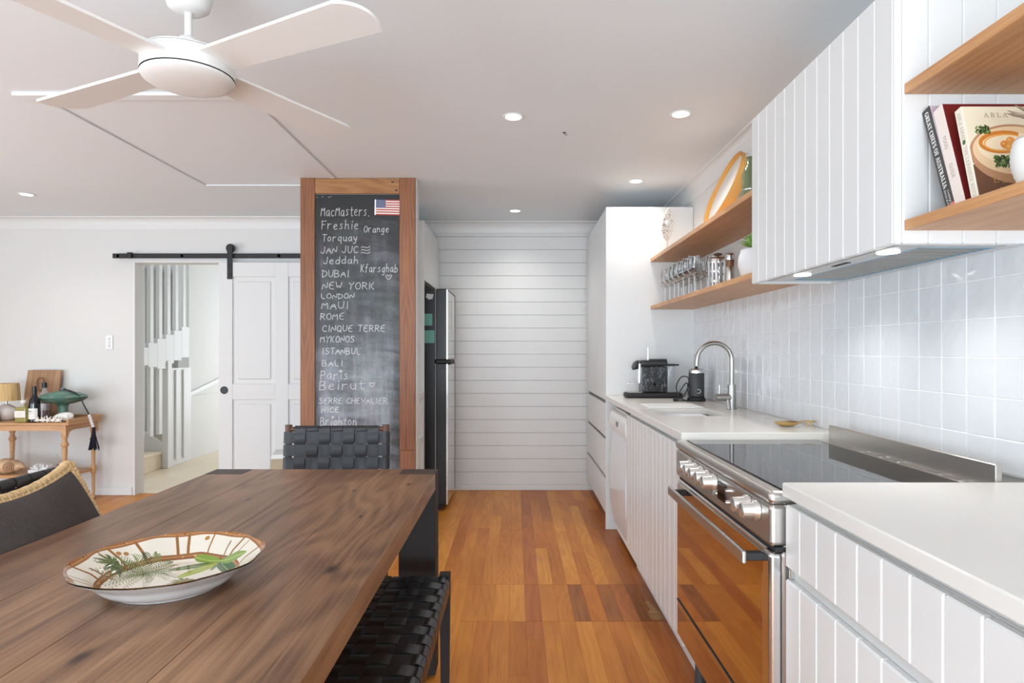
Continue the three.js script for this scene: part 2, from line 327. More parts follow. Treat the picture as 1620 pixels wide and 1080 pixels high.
// ---- stair hall beyond the doorway
structMesh('floor_hall', bx(-5.0, -1.5, -0.1, -0.001, 5.401, 9.5, 0), std(0xffffff, 0.45, 0, { map: M.paleTimber.map }));
structMesh('wall_hall', merge([bx(-3.72, -3.585, 0, 0.7, 7.06, 9.4, 0), bx(-3.72, -3.60, 0.7, CEIL, 7.06, 9.4, 0), bx(-5.2, -5.0, 0, 1.0, 5.455, 9.5, 0), bx(-5.2, -5.0, 2.1, CEIL, 5.455, 9.5, 0), bx(-5.2, -5.0, 1.0, 2.1, 5.455, 6.25, 0), bx(-5.2, -5.0, 1.0, 2.1, 7.95, 9.5, 0), bx(-1.5, -1.36, 0, CEIL, 5.68, 9.5, 0)]), M.wall);
structMesh('wall_hall_end', merge([bx(-5.2, -3.05, 0, CEIL, 9.42, 9.55, 0), bx(-1.38, -1.3, 0, CEIL, 9.42, 9.55, 0), bx(-3.05, -1.38, 2.15, CEIL, 9.42, 9.55, 0)]), M.wall);
structMesh('trim_hall_ledge', extrude([[7.06, 0.70], [9.4, 1.15], [9.4, 1.17], [7.06, 0.745]], 0.022).rotateY(Math.PI / 2).translate(-3.6, 0, 0), M.trim);
{
  const st = struct('trim_staircase');
  part('tread', bx(-3.95, -3.60, 0.15, 0.175, 6.08, 6.54, 0.004, 'z'), M.paleTimber, st);
  part('riser', bx(-3.95, -3.615, 0, 0.15, 6.08, 6.54, 0.001, 'z'), M.paleTimber, st);
  part('tread', bx(-4.25, -3.93, 0.33, 0.355, 6.08, 6.54, 0.004, 'z'), M.paleTimber, st);
  part('riser', bx(-4.25, -3.945, 0.175, 0.33, 6.08, 6.54, 0.001, 'z'), M.trim, st);
  part('skirting', extrude([[-3.60, 0.0], [-3.60, 0.24], [-3.66, 0.29], [-4.35, 0.72], [-4.35, 0.0]], 0.02).translate(0, 0, -6.565), M.trim, st);
  for (const [i, d] of [6.10, 6.255, 6.41, 6.565, 6.72, 6.875].entries()) {
    const sy = 1.20 + i * 0.045;
    part('baluster', bx(-3.60, -3.568, sy, CEIL, d, d + 0.06, 0.002), M.trim, st);
    if (i < 3) part('baluster', bx(-3.60, -3.568, i < 3 ? 0.36 : 0, 1.1, d, d + 0.06, 0.002), M.trim, st);
    else part('baluster', bx(-3.575, -3.56, 0.06, 1.0, d, d + 0.06, 0.002), M.trim, st);
  }
  for (let i = 0; i < 6; i++) part('stringer', bx(-3.605, -3.562, 1.04 + (i > 2 ? 0.03 * (i - 2) : -0.02 * (i - 1)), 1.235 + i * 0.045, 6.06 + i * 0.155, 6.06 + (i + 1) * 0.155, 0.002), M.trim, st);
  part('newel', bx(-3.61, -3.55, 0, 1.10, 6.54, 6.62, 0.003), M.trim, st);
  part('under_panel', bx(-3.62, -3.576, 0, 1.02, 6.62, 7.06, 0.002), M.trim, st);
}

// ---- sliding barn door with its rail
{
  const D = DL - 0.05, x0 = -2.44, x1 = -1.40, y0 = 0.012, y1 = 1.93;
  const t = thing('sliding_door', 'white four-panel sliding door hung from a black rail', 'door', [(x0 + x1) / 2, 0, -D]);
  const L = (g) => g.translate(-(x0 + x1) / 2, 0, D);
  const stiles = [[x0, x0 + 0.115], [-1.975, -1.865], [x1 - 0.115, x1]], rails = [[y0, 0.15], [0.80, 0.93], [y1 - 0.12, y1]];
  part('stiles_and_rails', L(merge([...stiles.map(([a, b]) => bx(a, b, y0, y1, D - 0.02, D + 0.02, 0.003)), ...rails.flatMap(([a, b]) => [bx(stiles[0][1] - 0.001, stiles[1][0] + 0.001, a, b, D - 0.0195, D + 0.0195, 0.003), bx(stiles[1][1] - 0.001, stiles[2][0] + 0.001, a, b, D - 0.0195, D + 0.0195, 0.003)])])), M.trim, t);
  for (const [a, b] of [[stiles[0][1], stiles[1][0]], [stiles[1][1], stiles[2][0]]]) for (const [c, e] of [[0.15, 0.80], [0.93, y1 - 0.12]]) {
    part('panel', L(merge([bx(a, b, c, e, D - 0.006, D + 0.006, 0.0005), bx(a + 0.035, b - 0.035, c + 0.035, e - 0.035, D - 0.014, D + 0.012, 0.008)])), M.trim, t);
  }
  part('finger_pull', L(merge([cyl(0.028, 0.028, 0.004, 0, 0, 0, 36).rotateX(Math.PI / 2), new THREE.TorusGeometry(0.027, 0.004, 10, 36).translate(0, 0, 0.004)]).translate(-2.392, 0.878, -D + 0.0195)), M.black, t, 'round black finger pull');
  for (const hx of [-2.345, -1.5]) {
    part('hanger_strap', L(bx(hx - 0.022, hx + 0.022, 1.79, 2.07, D - 0.028, D - 0.0205, 0.003)), M.blackMatte, t);
    for (const by of [1.83, 1.9]) part('bolt', L(cyl(0.009, 0.009, 0.006, 0, 0, 0, 6).rotateX(Math.PI / 2).translate(hx, by, -D + 0.028)), M.black, t);
    part('wheel', L(merge([cyl(0.036, 0.036, 0.018, 0, -0.009, 0, 32).rotateX(Math.PI / 2), cyl(0.012, 0.012, 0.034, 0, -0.017, 0, 12).rotateX(Math.PI / 2)]).translate(hx, 2.046, -D + 0.008)), M.blackMatte, t);
  }
  const rail = thing('door_rail', 'long black steel barn door rail fixed above the doorway', 'rail', [-2.3, 1.98, -DL]);
  const R = (g) => g.translate(2.3, -1.98, DL);
  part('bar', R(bx(-3.325, -1.38, 1.965, 2.005, DL - 0.05, DL - 0.043, 0.002)), M.blackMatte, rail);
  for (const x of [-3.28, -2.75, -1.95, -1.45]) part('spacer', R(cyl(0.012, 0.012, 0.05, 0, 0, 0, 12).rotateX(Math.PI / 2).translate(x, 1.985, -DL - 0.0)), M.black, rail);
  part('door_stop', R(rbox(0.036, 0.05, 0.03, 0.006, -3.175, 1.987, -DL + 0.06)), M.black, rail);
}
// ---- light switch
{
  const t = thing('light_switch', 'white three-rocker light switch plate beside the doorway', 'switch', [-3.378, 1.272, -DL]);
  part('plate', rbox(0.058, 0.116, 0.009, 0.004, 0, 0, 0.005), M.white, t);
  for (const y of [-0.03, 0, 0.03]) part('rocker', rbox(0.02, 0.022, 0.008, 0.003, 0, y, 0.011).rotateX(0.0), std(lin(0.7, 0.7, 0.7), 0.3), t);
}
// ---- recessed downlights
for (const [x, d, lab] of [[-3.46, 4.53, 'round recessed downlight in the ceiling above the console table'], [-0.009, 3.03, 'round recessed downlight over the middle of the kitchen aisle'], [0.775, 2.995, 'round recessed downlight beside the upper shelf, above the sink'], [0.788, 4.176, 'round recessed downlight in front of the tall white cupboard'], [0, 5.06, 'round recessed downlight close to the shiplap wall']]) {
  const t = thing('downlight', lab, 'downlight', [x, CEIL, -d], 'ceiling downlights');
  part('trim_ring', lathe([[0.036, -0.002], [0.046, -0.006], [0.052, -0.004], [0.052, 0], [0.036, 0]], 40), M.white, t);
  part('light_lens', cyl(0.037, 0.037, 0.003, 0, -0.0045, 0, 32), std(lin(0.9, 0.9, 0.9), 0.4, 0, { emissive: lin(1, 0.97, 0.92), emissiveIntensity: 6 }), t);
  const s = new THREE.SpotLight(lin(1, 0.97, 0.92), 1.8, 0, 1.2, 1, 2); s.position.set(0, -0.012, 0); s.target.position.set(0, -2, 0); s.castShadow = true; s.shadow.radius = 2; s.name = 'downlight_beam';
  t.add(s); t.add(s.target);
}
single('ceiling_hook', merge([cyl(0.008, 0.008, 0.003, 0, -0.003, 0, 16), tube([[0, -0.003, 0], [0.004, -0.012, 0], [0.012, -0.012, 0], [0.013, -0.006, 0]], 0.0015, 12, 6)]), M.darkGrey, 'tiny dark hook in the white ceiling between the downlights', 'hook', [0.25, CEIL, -3.25]);

// ================================================================ KITCHEN, RIGHT SIDE
const at = (t) => (g) => g.translate(-t.position.x, -t.position.y, -t.position.z);   // world geometry -> the thing's own axes
const XF = 0.617;                                          // face of the base cupboards
// sheet facing -x with vertical grooves, between depths d0 < d1 and heights y0 < y1, face at x
const faceLeft = (x, y0, y1, d0, d1, off) => grooveFront(d1 - d0, y1 - y0, 0.018, 0.0775, off).rotateY(-Math.PI / 2).translate(x + 0.018, y0, -d1);
// ---- tall cupboard
{
  const t = thing('tall_cupboard', 'tall white cupboard with grooved drawer fronts against the shiplap wall', 'cupboard', [0.9, 0, -4.9]); const L = at(t);
  part('end_panel', L(bx(0.61, XR - 0.002, 0.0005, 2.168, 4.30, 4.322, 0.002)), M.cabinet, t);
  part('carcass', L(bx(0.645, XR - 0.002, 0.1, 2.168, 4.3225, 5.50, 0.002)), M.cabinet, t);
  part('kickboard', L(bx(0.69, 0.705, 0.0005, 0.0995, 4.3225, 5.50, 0.001)), M.cabinet, t);
  part('door', L(faceLeft(0.615, 0.868, 2.166, 4.324, 5.49)), M.cabinet, t);
  for (const [a, b] of [[0.617, 0.842], [0.352, 0.594], [0.1, 0.33]]) part('drawer_front', L(faceLeft(0.615, a, b, 4.324, 5.49)), M.cabinet, t);
  for (const y of [0.855, 0.605, 0.341]) part('finger_rail', L(bx(0.636, 0.6445, y - 0.012, y + 0.012, 4.324, 5.49, 0.001)), std(lin(0.25, 0.25, 0.25), 0.5), t, 'grey recessed finger rail');
}
// ---- dishwasher
{
  const t = thing('dishwasher', 'white freestanding dishwasher with curved door under the worktop', 'dishwasher', [0.9, 0, -3.85]); const L = at(t);
  part('body', L(rbox(0.53, 0.78, 0.595, 0.006, 0.915, 0.445, -3.85)), M.white, t);
  const curve = []; for (let i = 0; i <= 14; i++) { const s = i / 14; curve.push([0.648 - 0.036 * Math.sin(Math.PI * (0.15 + 0.72 * s)), 0.12 + 0.575 * s]); }
  part('door', L(toCreasedNormals(extrude([[0.655, 0.12], ...curve, [0.655, 0.695]], 0.594).translate(0, 0, -4.147), 0.5)), phys({ color: lin(0.83, 0.84, 0.86), roughness: 0.12 }), t);
  const fas = part('control_fascia', L(toCreasedNormals(extrude([[0.655, 0.702], [0.622, 0.702], [0.610, 0.74], [0.612, 0.79], [0.625, 0.815], [0.655, 0.83]], 0.594).translate(0, 0, -4.147), 0.4)), M.white, t);
  const disp = part('display', bx(0.606, 0.6105, 0.748, 0.776, 3.80, 3.86, 0.001), std(lin(0.12, 0.12, 0.13), 0.2), fas); disp.position.set(-t.position.x, 0, -t.position.z);
  part('plinth', L(bx(0.66, 0.675, 0.045, 0.112, 3.556, 4.144, 0.001)), M.white, t);
  for (const d of [3.60, 4.10]) part('foot', L(cyl(0.022, 0.018, 0.05, 0.70, 0.0005, -d, 16)), M.blackMatte, t);
  part('dark_gap_block', L(rbox(0.10, 0.018, 0.17, 0.008, 0.70, 0.8455, -3.67)), M.blackMatte, t, 'black block added for the dark open gap under the worktop edge');  // black block stands in for the shade of the open gap
}
// ---- sink cupboard
{
  const t = thing('sink_cupboard', 'white grooved base cupboard below the sink worktop', 'cupboard', [0.9, 0, -2.94]); const L = at(t);
  part('carcass', L(merge([bx(0.64, XR - 0.003, 0.10, 0.62, 2.352, 3.545, 0.001), bx(0.64, 0.668, 0.62, 0.866, 2.352, 3.545, 0.001)])), M.cabinet, t);
  part('kickboard', L(bx(0.674, 0.69, 0.0005, 0.0995, 2.352, 3.545, 0.001)), M.cabinet, t);
  part('door', L(faceLeft(XF, 0.115, 0.848, 2.352, 2.946)), M.cabinet, t);
  part('door', L(faceLeft(XF, 0.115, 0.848, 2.949, 3.543)), M.cabinet, t);
}
// ---- worktops
{
  const y0 = 0.868, y1 = 0.9, a = 2.348, b = 4.2995, sx0 = 0.69, sx1 = 1.0, sd0 = 2.955, sd1 = 3.34;
  single('sink_worktop', merge([bx(0.61, XR - 0.008, y0, y1, a, sd0, 0.002), bx(0.61, XR - 0.008, y0, y1, sd1, b, 0.002), bx(0.61, sx0, y0, y1, sd0 - 0.001, sd1 + 0.001, 0.001), bx(sx1, XR - 0.008, y0, y1, sd0 - 0.001, sd1 + 0.001, 0.001)]), M.counter, 'white stone worktop with the sink and the coffee machine', 'worktop');
  single('front_worktop', bx(0.61, XR - 0.008, y0, y1, 0.15, 1.463, 0.003), M.counter, 'empty white stone worktop beside the cooker below the book shelf', 'worktop');
  const t = thing('sink', 'undermount stainless steel sink bowl in the white worktop', 'sink', [0.845, 0.70, -3.15]); const L = at(t);
  part('bowl', L(merge([bx(sx0 - 0.004, sx1 + 0.004, 0.70, 0.704, sd0, sd1, 0.001), bx(sx0 - 0.006, sx0 - 0.001, 0.70, 0.8675, sd0, sd1, 0.001), bx(sx1 + 0.001, sx1 + 0.006, 0.70, 0.8675, sd0, sd1, 0.001), bx(sx0, sx1, 0.70, 0.8675, sd0 - 0.006, sd0 - 0.001, 0.001), bx(sx0, sx1, 0.70, 0.8675, sd1 + 0.001, sd1 + 0.006, 0.001)])), M.steel, t);
  part('drain', L(lathe([[0.0, 0.0035], [0.03, 0.003], [0.042, 0.001], [0.045, 0]], 28).translate(0.845, 0.7045, -3.15)), M.chrome, t);
  const d = thing('dish_tub', 'white plastic tub standing inside the sink bowl', 'tub', [0.845, 0.7045, -3.185]);
  part('tub', lathe([[0, 0.004], [0.15, 0.004], [0.16, 0.02], [0.17, 0.172], [0.178, 0.176], [0.178, 0.182], [0.166, 0.182], [0.157, 0.02], [0, 0.008]], 4).rotateY(Math.PI / 4).scale(0.95, 0.93, 1.12), phys({ color: lin(0.8, 0.8, 0.83), roughness: 0.25 }), d);
  part('label', bx(-0.08, 0.06, 0.13, 0.168, -0.1335, -0.1325, 0), std(lin(0.62, 0.62, 0.72), 0.5), d);
  single('draining_board', rbox(0.29, 0.006, 0.24, 0.002, 0.845, 0.9035, -3.475), M.white, 'thin white draining board lying behind the sink bowl', 'board');
}
// ---- mixer tap
{
  const t = thing('mixer_tap', 'brushed steel gooseneck mixer tap behind the sink', 'tap', [1.118, 0.9005, -3.3]);
  part('base', merge([cyl(0.026, 0.026, 0.004), cyl(0.0205, 0.0205, 0.125)]), M.tapSteel, t);
  const pts = [[0, 0.12, 0], [0, 0.2, 0], [0, 0.25, 0]]; for (let i = 1; i <= 12; i++) { const a = Math.PI * 0.93 * i / 12; pts.push([-0.09 + 0.09 * Math.cos(a), 0.25 + 0.09 * Math.sin(a), 0]); }
  pts.push([-0.182, 0.222, 0]);
  part('spout', tube(pts, 0.0115, 64, 16), M.tapSteel, t);
  const b = part('mixer_body', rod([0.0, 0.06, 0], [-0.082, 0.06, 0], 0.0195, 0.0195, 28), M.tapSteel, t);
  part('lever', rod([-0.066, 0.075, 0], [-0.064, 0.125, 0], 0.003, 0.002, 10), M.steelSmooth, b);
  part('filter_spout', rod([-0.026, 0, 0.03], [-0.026, 0.05, 0.012], 0.006, 0.006, 12), M.steelSmooth, t);
}
// ---- coffee machine
{
  const t = thing('coffee_machine', 'black capsule coffee machine with chrome lever on the worktop', 'coffee machine', [0.885, 0.9005, -4.12]);
  part('base', rbox(0.36, 0.034, 0.13, 0.014, 0, 0.017, 0), M.blackMatte, t);
  const side = std(0xffffff, 0.3, 0, { map: dataTex(256, 256, (u, v) => { const n = fbm(u * 60, v * 340, 2); const k = n > 0.66 ? 120 : 22 + 20 * n; return [k, k, k + 2]; }, true, 0.2, 0.2) });
  const body = part('body', metreUV(cbox(0.16, 0.165, 0.115, 0.006).translate(0.0, 0.118, 0), 'y', 0.02, 0.1), side, t);
  part('side_recess', merge([rbox(0.02, 0.15, 0.004, 0.001, 0.006, 0.118, 0.0585), rbox(0.055, 0.02, 0.004, 0.001, -0.02, 0.088, 0.0585)]), M.black, body);
  part('top_cover', merge([rbox(0.168, 0.038, 0.118, 0.012, 0.0, 0.222, 0), rbox(0.11, 0.012, 0.11, 0.004, 0.026, 0.242, 0)]), M.black, t);
  part('front_column', rbox(0.014, 0.13, 0.06, 0.004, -0.088, 0.155, 0), M.chrome, t);
  part('spout', toCreasedNormals(extrude([[-0.085, 0.235], [-0.075, 0.24], [-0.075, 0.185], [-0.108, 0.178], [-0.112, 0.196], [-0.1, 0.225]], 0.06, 0.003).translate(-0.02, 0, -0.03), 0.5), M.black, t);
  part('lever', merge([rod([-0.03, 0.24, 0.008], [-0.03, 0.325, 0.008], 0.005, 0.005), rod([-0.03, 0.24, -0.008], [-0.03, 0.325, -0.008], 0.005, 0.005), rod([-0.03, 0.325, -0.012], [-0.03, 0.325, 0.012], 0.005)]), M.chrome, t);
  part('cup_shelf', rbox(0.078, 0.008, 0.08, 0.003, -0.13, 0.092, 0), M.chrome, t);
  part('drip_grid', rbox(0.1, 0.004, 0.1, 0.0015, -0.115, 0.0365, 0), M.steel, t);
  const tank = part('water_tank', rbox(0.058, 0.17, 0.10, 0.008, 0.114, 0.12, 0), phys({ color: lin(0.85, 0.87, 0.88), roughness: 0.05, transmission: 0.9, thickness: 0 }), t);
  part('lid', rbox(0.075, 0.01, 0.108, 0.004, 0.12, 0.211, 0), M.black, tank);
}
// ---- milk frother and its cord
{
  const t = thing('milk_frother', 'matt black cylindrical milk frother with a white ring mark', 'milk frother', [1.088, 0.9005, -3.84]);
  part('base', lathe([[0, 0], [0.053, 0], [0.054, 0.012], [0.046, 0.026], [0, 0.026]], 40), M.blackMatte, t);
  part('jug', lathe([[0, 0.0265], [0.0445, 0.0265], [0.0455, 0.03], [0.0455, 0.168], [0, 0.168]], 48), M.darkGrey, t);
  part('rim', lathe([[0.0457, 0.168], [0.0457, 0.184], [0.044, 0.188], [0, 0.188]], 48), M.steelSmooth, t);
  const lid = part('lid', lathe([[0.043, 0.188], [0.041, 0.194], [0, 0.196]], 40), M.steelSmooth, t);
  part('knob', lathe([[0.012, 0.195], [0.009, 0.203], [0.003, 0.208], [0.002, 0.216], [0, 0.217]], 20), M.black, lid);
  part('ring_mark', new THREE.TorusGeometry(0.0115, 0.0016, 8, 36).rotateY(-0.28).translate(-0.0, 0.06, 0.0).translate(0.0455 * Math.sin(-0.0) + 0.0, 0, 0.0455), std(lin(0.85, 0.85, 0.85), 0.4), t);
  const c = [[-0.04, 0.012, 0.01], [-0.075, 0.006, 0.03], [-0.11, 0.03, 0.03], [-0.125, 0.09, 0.02], [-0.09, 0.145, 0.01], [-0.05, 0.14, 0.0], [-0.055, 0.08, 0.01], [-0.09, 0.02, 0.015], [-0.12, 0.012, 0.02], [-0.1, 0.07, 0.03], [-0.065, 0.11, 0.03], [-0.06, 0.05, 0.04], [-0.045, 0.008, 0.045], [-0.09, 0.005, 0.05], [-0.135, 0.006, 0.04]];
  part('power_cord', tube(c, 0.0032, 140, 8), M.blackMatte, t);
  part('plug', rbox(0.028, 0.02, 0.026, 0.006, -0.135, 0.0105, 0.042), M.blackMatte, t);
}
// ---- cooker
{
  const d0 = 1.472, d1 = 2.34, X = 0.588, top = 0.878;
  const t = thing('cooker', 'wide stainless steel freestanding cooker with black glass hob and mirrored oven door', 'cooker', [0.85, 0, -1.906]); const L = at(t);
  part('body', L(bx(0.62, 1.155, 0.14, 0.845, d0 + 0.004, d1 - 0.004, 0.004)), M.steel, t);
  for (const [x, d] of [[0.66, d0 + 0.06], [0.66, d1 - 0.06], [1.1, d0 + 0.06], [1.1, d1 - 0.06]]) part('foot', L(cyl(0.02, 0.017, 0.1395, x, 0.0005, -d, 16)), M.darkGrey, t);
  part('top_frame', L(merge([rbox(0.575, 0.031, d1 - d0, 0.013, 0.8725, 0.8605, -(d0 + d1) / 2, 4)])), M.steel, t);
  part('hob_glass', L(bx(0.62, 1.095, 0.8755, 0.8795, d0 + 0.012, d1 - 0.03, 0.001)), M.blackGlass, t);
  const up = part('upstand', L(merge([bx(1.108, 1.124, 0.8765, 0.938, 1.44 + 0.035, 2.262, 0.002), bx(1.085, 1.11, 0.8765, 0.8815, 1.475, 2.262, 0.001)])), M.steel, t, 'brushed steel splash upstand');
  for (const d of [2.05, 1.95, 1.86, 1.68, 1.6, 1.53]) part('vent_slot', L(bx(1.092, 1.102, 0.881, 0.8825, d - 0.028, d + 0.028, 0)), M.chrome, up);
  // control panel with rounded near and far ends
  part('control_panel', L(rbox(0.06, 0.098, d1 - d0 - 0.004, 0.012, 0.6175, 0.796, -(d0 + d1) / 2, 4)), M.steel, t);
  part('panel_gap', L(bx(0.6, 0.63, 0.735, 0.7465, d0 + 0.004, d1 - 0.004, 0.001)), M.blackMatte, t);
  for (const d of [2.13, 2.07, 2.009, 1.942, 1.876, 1.608, 1.549]) {
    const k = part('knob', L(lathe([[0, 0.042], [0.016, 0.042], [0.0185, 0.039], [0.0195, 0.014], [0.0235, 0.012], [0.025, 0.002], [0.025, 0], [0, 0]], 36).rotateZ(Math.PI / 2).translate(X - 0.0005, 0.815, -d)), std(lin(0.74, 0.73, 0.70), 0.25, 0.85), t);
    part('pointer', L(bx(X - 0.0432, X - 0.0418, 0.819, 0.83, d - 0.0012, d + 0.0012, 0)), M.blackMatte, k);
  }
  part('timer_display', L(rbox(0.006, 0.052, 0.07, 0.003, X - 0.0015, 0.8, -1.815)), M.blackGlass, t, 'small black timer display');
  for (const dy of [-0.016, 0.016]) for (const d of [1.872, 1.758]) part('timer_button', L(cyl(0.006, 0.006, 0.012, 0, 0, 0, 14).rotateZ(Math.PI / 2).translate(X + 0.001, 0.8 + dy, -d)), M.steelSmooth, t);
  // oven door: steel frame and mirrored glass
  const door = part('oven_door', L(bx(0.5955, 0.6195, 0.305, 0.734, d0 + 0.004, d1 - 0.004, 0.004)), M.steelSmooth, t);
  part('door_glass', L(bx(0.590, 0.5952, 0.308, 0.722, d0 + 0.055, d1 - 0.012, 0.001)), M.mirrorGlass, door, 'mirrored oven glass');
  part('corner_column', L(rbox(0.034, 0.595, 0.052, 0.011, 0.6035, 0.4365, -(d0 + 0.028), 4)), M.steelSmooth, t);
  const handle = part('door_handle', L(rbox(0.012, 0.032, 0.735, 0.005, 0.540, 0.713, -1.873)), M.steel, door);
  for (const d of [1.53, 2.21]) part('bracket', L(rbox(0.048, 0.02, 0.022, 0.004, 0.568, 0.711, -d)), M.blackMatte, handle);
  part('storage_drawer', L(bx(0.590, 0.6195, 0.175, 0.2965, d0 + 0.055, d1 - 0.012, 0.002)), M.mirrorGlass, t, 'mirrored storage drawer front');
  part('drawer_trim', L(bx(0.588, 0.6, 0.2975, 0.3035, d0 + 0.055, d1 - 0.012, 0.001)), M.blackMatte, t);
}
// ---- golden spoon rest behind the cooker
{
  const t = thing('serving_spoon', 'golden metal serving spoon lying on the worktop behind the cooker', 'spoon', [1.02, 0.9005, -2.52]);
  part('bowl', lathe([[0, 0.002], [0.02, 0.003], [0.034, 0.012], [0.04, 0.02], [0.038, 0.021], [0.03, 0.013], [0, 0.006]], 32).scale(1.25, 1, 0.8).translate(0.05, 0, 0), M.brass, t);
  part('handle', tube([[0.09, 0.018, 0], [0.12, 0.023, 0], [0.16, 0.022, 0], [0.165, 0.022, -0.02]], 0.0035, 20, 8), M.brass, t);
  for (const x of [0.13, 0.145]) part('ornament', rod([x, 0.002, 0], [x, 0.023, 0], 0.003, 0.004, 8), M.brass, t);
}
// ---- front drawers, boards one by one
{
  const t = thing('drawer_cupboard', 'white base cupboard with wide grooved drawer fronts beside the cooker', 'cupboard', [0.9, 0, -0.8]); const L = at(t);
  part('carcass', L(bx(0.642, XR - 0.003, 0.1, 0.866, 0.16, 1.462, 0.001)), M.cabinet, t);
  part('kickboard', L(bx(0.69, 0.7, 0.0005, 0.0995, 0.16, 1.462, 0.001)), M.cabinet, t);
  part('finger_rail', L(bx(0.632, 0.6418, 0.66, 0.72, 0.2, 1.455, 0.001)), std(lin(0.62, 0.61, 0.59), 0.4), t);
  for (const [y0, y1] of [[0.708, 0.850], [0.40, 0.681], [0.115, 0.375]]) {
    const dr = new THREE.Group(); dr.name = 'drawer'; t.add(dr);
    part('backing', L(bx(0.634, 0.6415, y0, y1, 0.18, 1.4615, 0.0005)), M.cabinet, dr);
    let d = 1.461, k = 0;
    while (d > 0.25) {
      const w = k ? 0.0775 : 0.074;
      part(k ? `board_${String(k).padStart(3, '0')}` : 'board', L(bx(XF, 0.6341, y0, y1, d - w + 0.0002, d - 0.0002, 0.0035, 'y')), M.cabinet, dr);
      d -= w; k++;
    }
  }
  part('runner_bracket', L(bx(0.622, 0.6318, 0.684, 0.705, 1.446, 1.4535, 0.001)), M.steelSmooth, t);
}
// ---- hood cupboard, boards one by one, hood underneath
{
  const XH = 0.88, d0 = 1.482, d1 = 2.38, y0 = 1.4486, y1 = 2.06;
  const t = thing('hood_cupboard', 'white grooved wall cupboard holding the range hood', 'cupboard', [1.04, y0, -1.93]); const L = at(t);
  part('carcass', L(merge([bx(XH + 0.018, XR - 0.012, y0 + 0.08, y1, d0 + 0.019, d1, 0.001), bx(XH + 0.018, XR - 0.012, y0, y0 + 0.09, d1 - 0.02, d1, 0.001), bx(XH + 0.018, XR - 0.012, y0, y0 + 0.09, d0 + 0.019, d0 + 0.03, 0.001), bx(1.165, XR - 0.012, y0, y0 + 0.09, d0 + 0.03, d1 - 0.02, 0.001)])), M.cabinet, t);
  const door = new THREE.Group(); door.name = 'front_panel'; t.add(door);
  let d = d1, k = 0;
  while (d > d0 + 0.002) { const w = k ? Math.min(0.0747, d - d0) : 0.0665; part(k ? `board_${String(k).padStart(3, '0')}` : 'board', L(bx(XH, XH + 0.0178, y0, y1, d - w + 0.0002, d - 0.0002, 0.003, 'y')), M.cabinet, door); d -= w; k++; }
  const end = new THREE.Group(); end.name = 'end_panel'; t.add(end);
  const xs = [0.898, 0.959, 1.038, 1.117, XR - 0.002];
  for (let i = 0; i < 4; i++) part(i ? `board_${String(i).padStart(3, '0')}` : 'board', L(bx(xs[i] + 0.0002, xs[i + 1] - 0.0002, y0, CEIL - 0.115, d0, d0 + 0.018, 0.003, 'y')), M.cabinet, end);
  const h = thing('range_hood', 'stainless undermount range hood with mesh filter and two lit lamps', 'range hood', [1.03, y0, -1.93]); const H = at(h);
  const py = [y0 - 0.001, y0 + 0.004];
  part('plate', H(merge([bx(0.90, 0.968, ...py, d0 + 0.032, d1 - 0.1, 0.0005), bx(1.15, 1.163, ...py, d0 + 0.032, d1 - 0.1, 0.0005), bx(0.968, 1.15, ...py, d0 + 0.032, d0 + 0.05, 0.0005), bx(0.968, 1.15, ...py, d1 - 0.14, d1 - 0.1, 0.0005)])), M.steel, h);
  const film = std(lin(0.10, 0.35, 0.55), 0.3), slat = std(lin(0.42, 0.41, 0.38), 0.45, 0.5);
  const fl = part('filter', H(bx(0.969, 1.149, y0 + 0.0008, y0 + 0.006, d0 + 0.051, d1 - 0.141, 0.0003)), std(lin(0.02, 0.02, 0.02), 0.7), h);
  for (let i = 0; i < 26; i++) { const dd = d0 + 0.06 + i * 0.0266; part('filter_slat', H(bx(0.976, 1.142, y0 - 0.0006, y0 + 0.0007, dd, dd + 0.0155, 0.0002)), slat, fl); }
  for (const g of [bx(0.968, 0.975, y0 - 0.0014, y0 + 0.0007, d0 + 0.05, d1 - 0.14, 0.0003), bx(1.143, 1.15, y0 - 0.0014, y0 + 0.0007, d0 + 0.05, d1 - 0.14, 0.0003), bx(0.975, 1.143, y0 - 0.0014, y0 + 0.0007, d0 + 0.05, d0 + 0.057, 0.0003), bx(0.975, 1.143, y0 - 0.0014, y0 + 0.0007, d1 - 0.147, d1 - 0.14, 0.0003)]) part('film_edge', H(g), film, fl, 'blue protective film edge');
  for (const dd of [2.08, 1.602]) {
    part('hood_lamp', H(cyl(0.026, 0.026, 0.003, 0.934, y0 - 0.0042, -dd, 28)), std(lin(0.9, 0.9, 0.9), 0.4, 0, { emissive: lin(1, 0.97, 0.93), emissiveIntensity: 7 }), h);
    const s = new THREE.SpotLight(lin(1, 0.97, 0.93), 0.55, 0, 1.2, 0.8, 2); s.position.set(0.934 - h.position.x, -0.012, -dd - h.position.z); s.target.position.set(0.95 - h.position.x, -1, -dd - h.position.z); s.castShadow = true; s.shadow.radius = 1.4; s.name = 'hood_beam'; h.add(s); h.add(s.target);
  }
  for (let i = 0; i < 5; i++) part('button', H(bx(0.925, 0.94, y0 - 0.0025, y0 - 0.0011, 1.79 + i * 0.018, 1.80 + i * 0.018, 0.0005)), M.blackMatte, h);
}
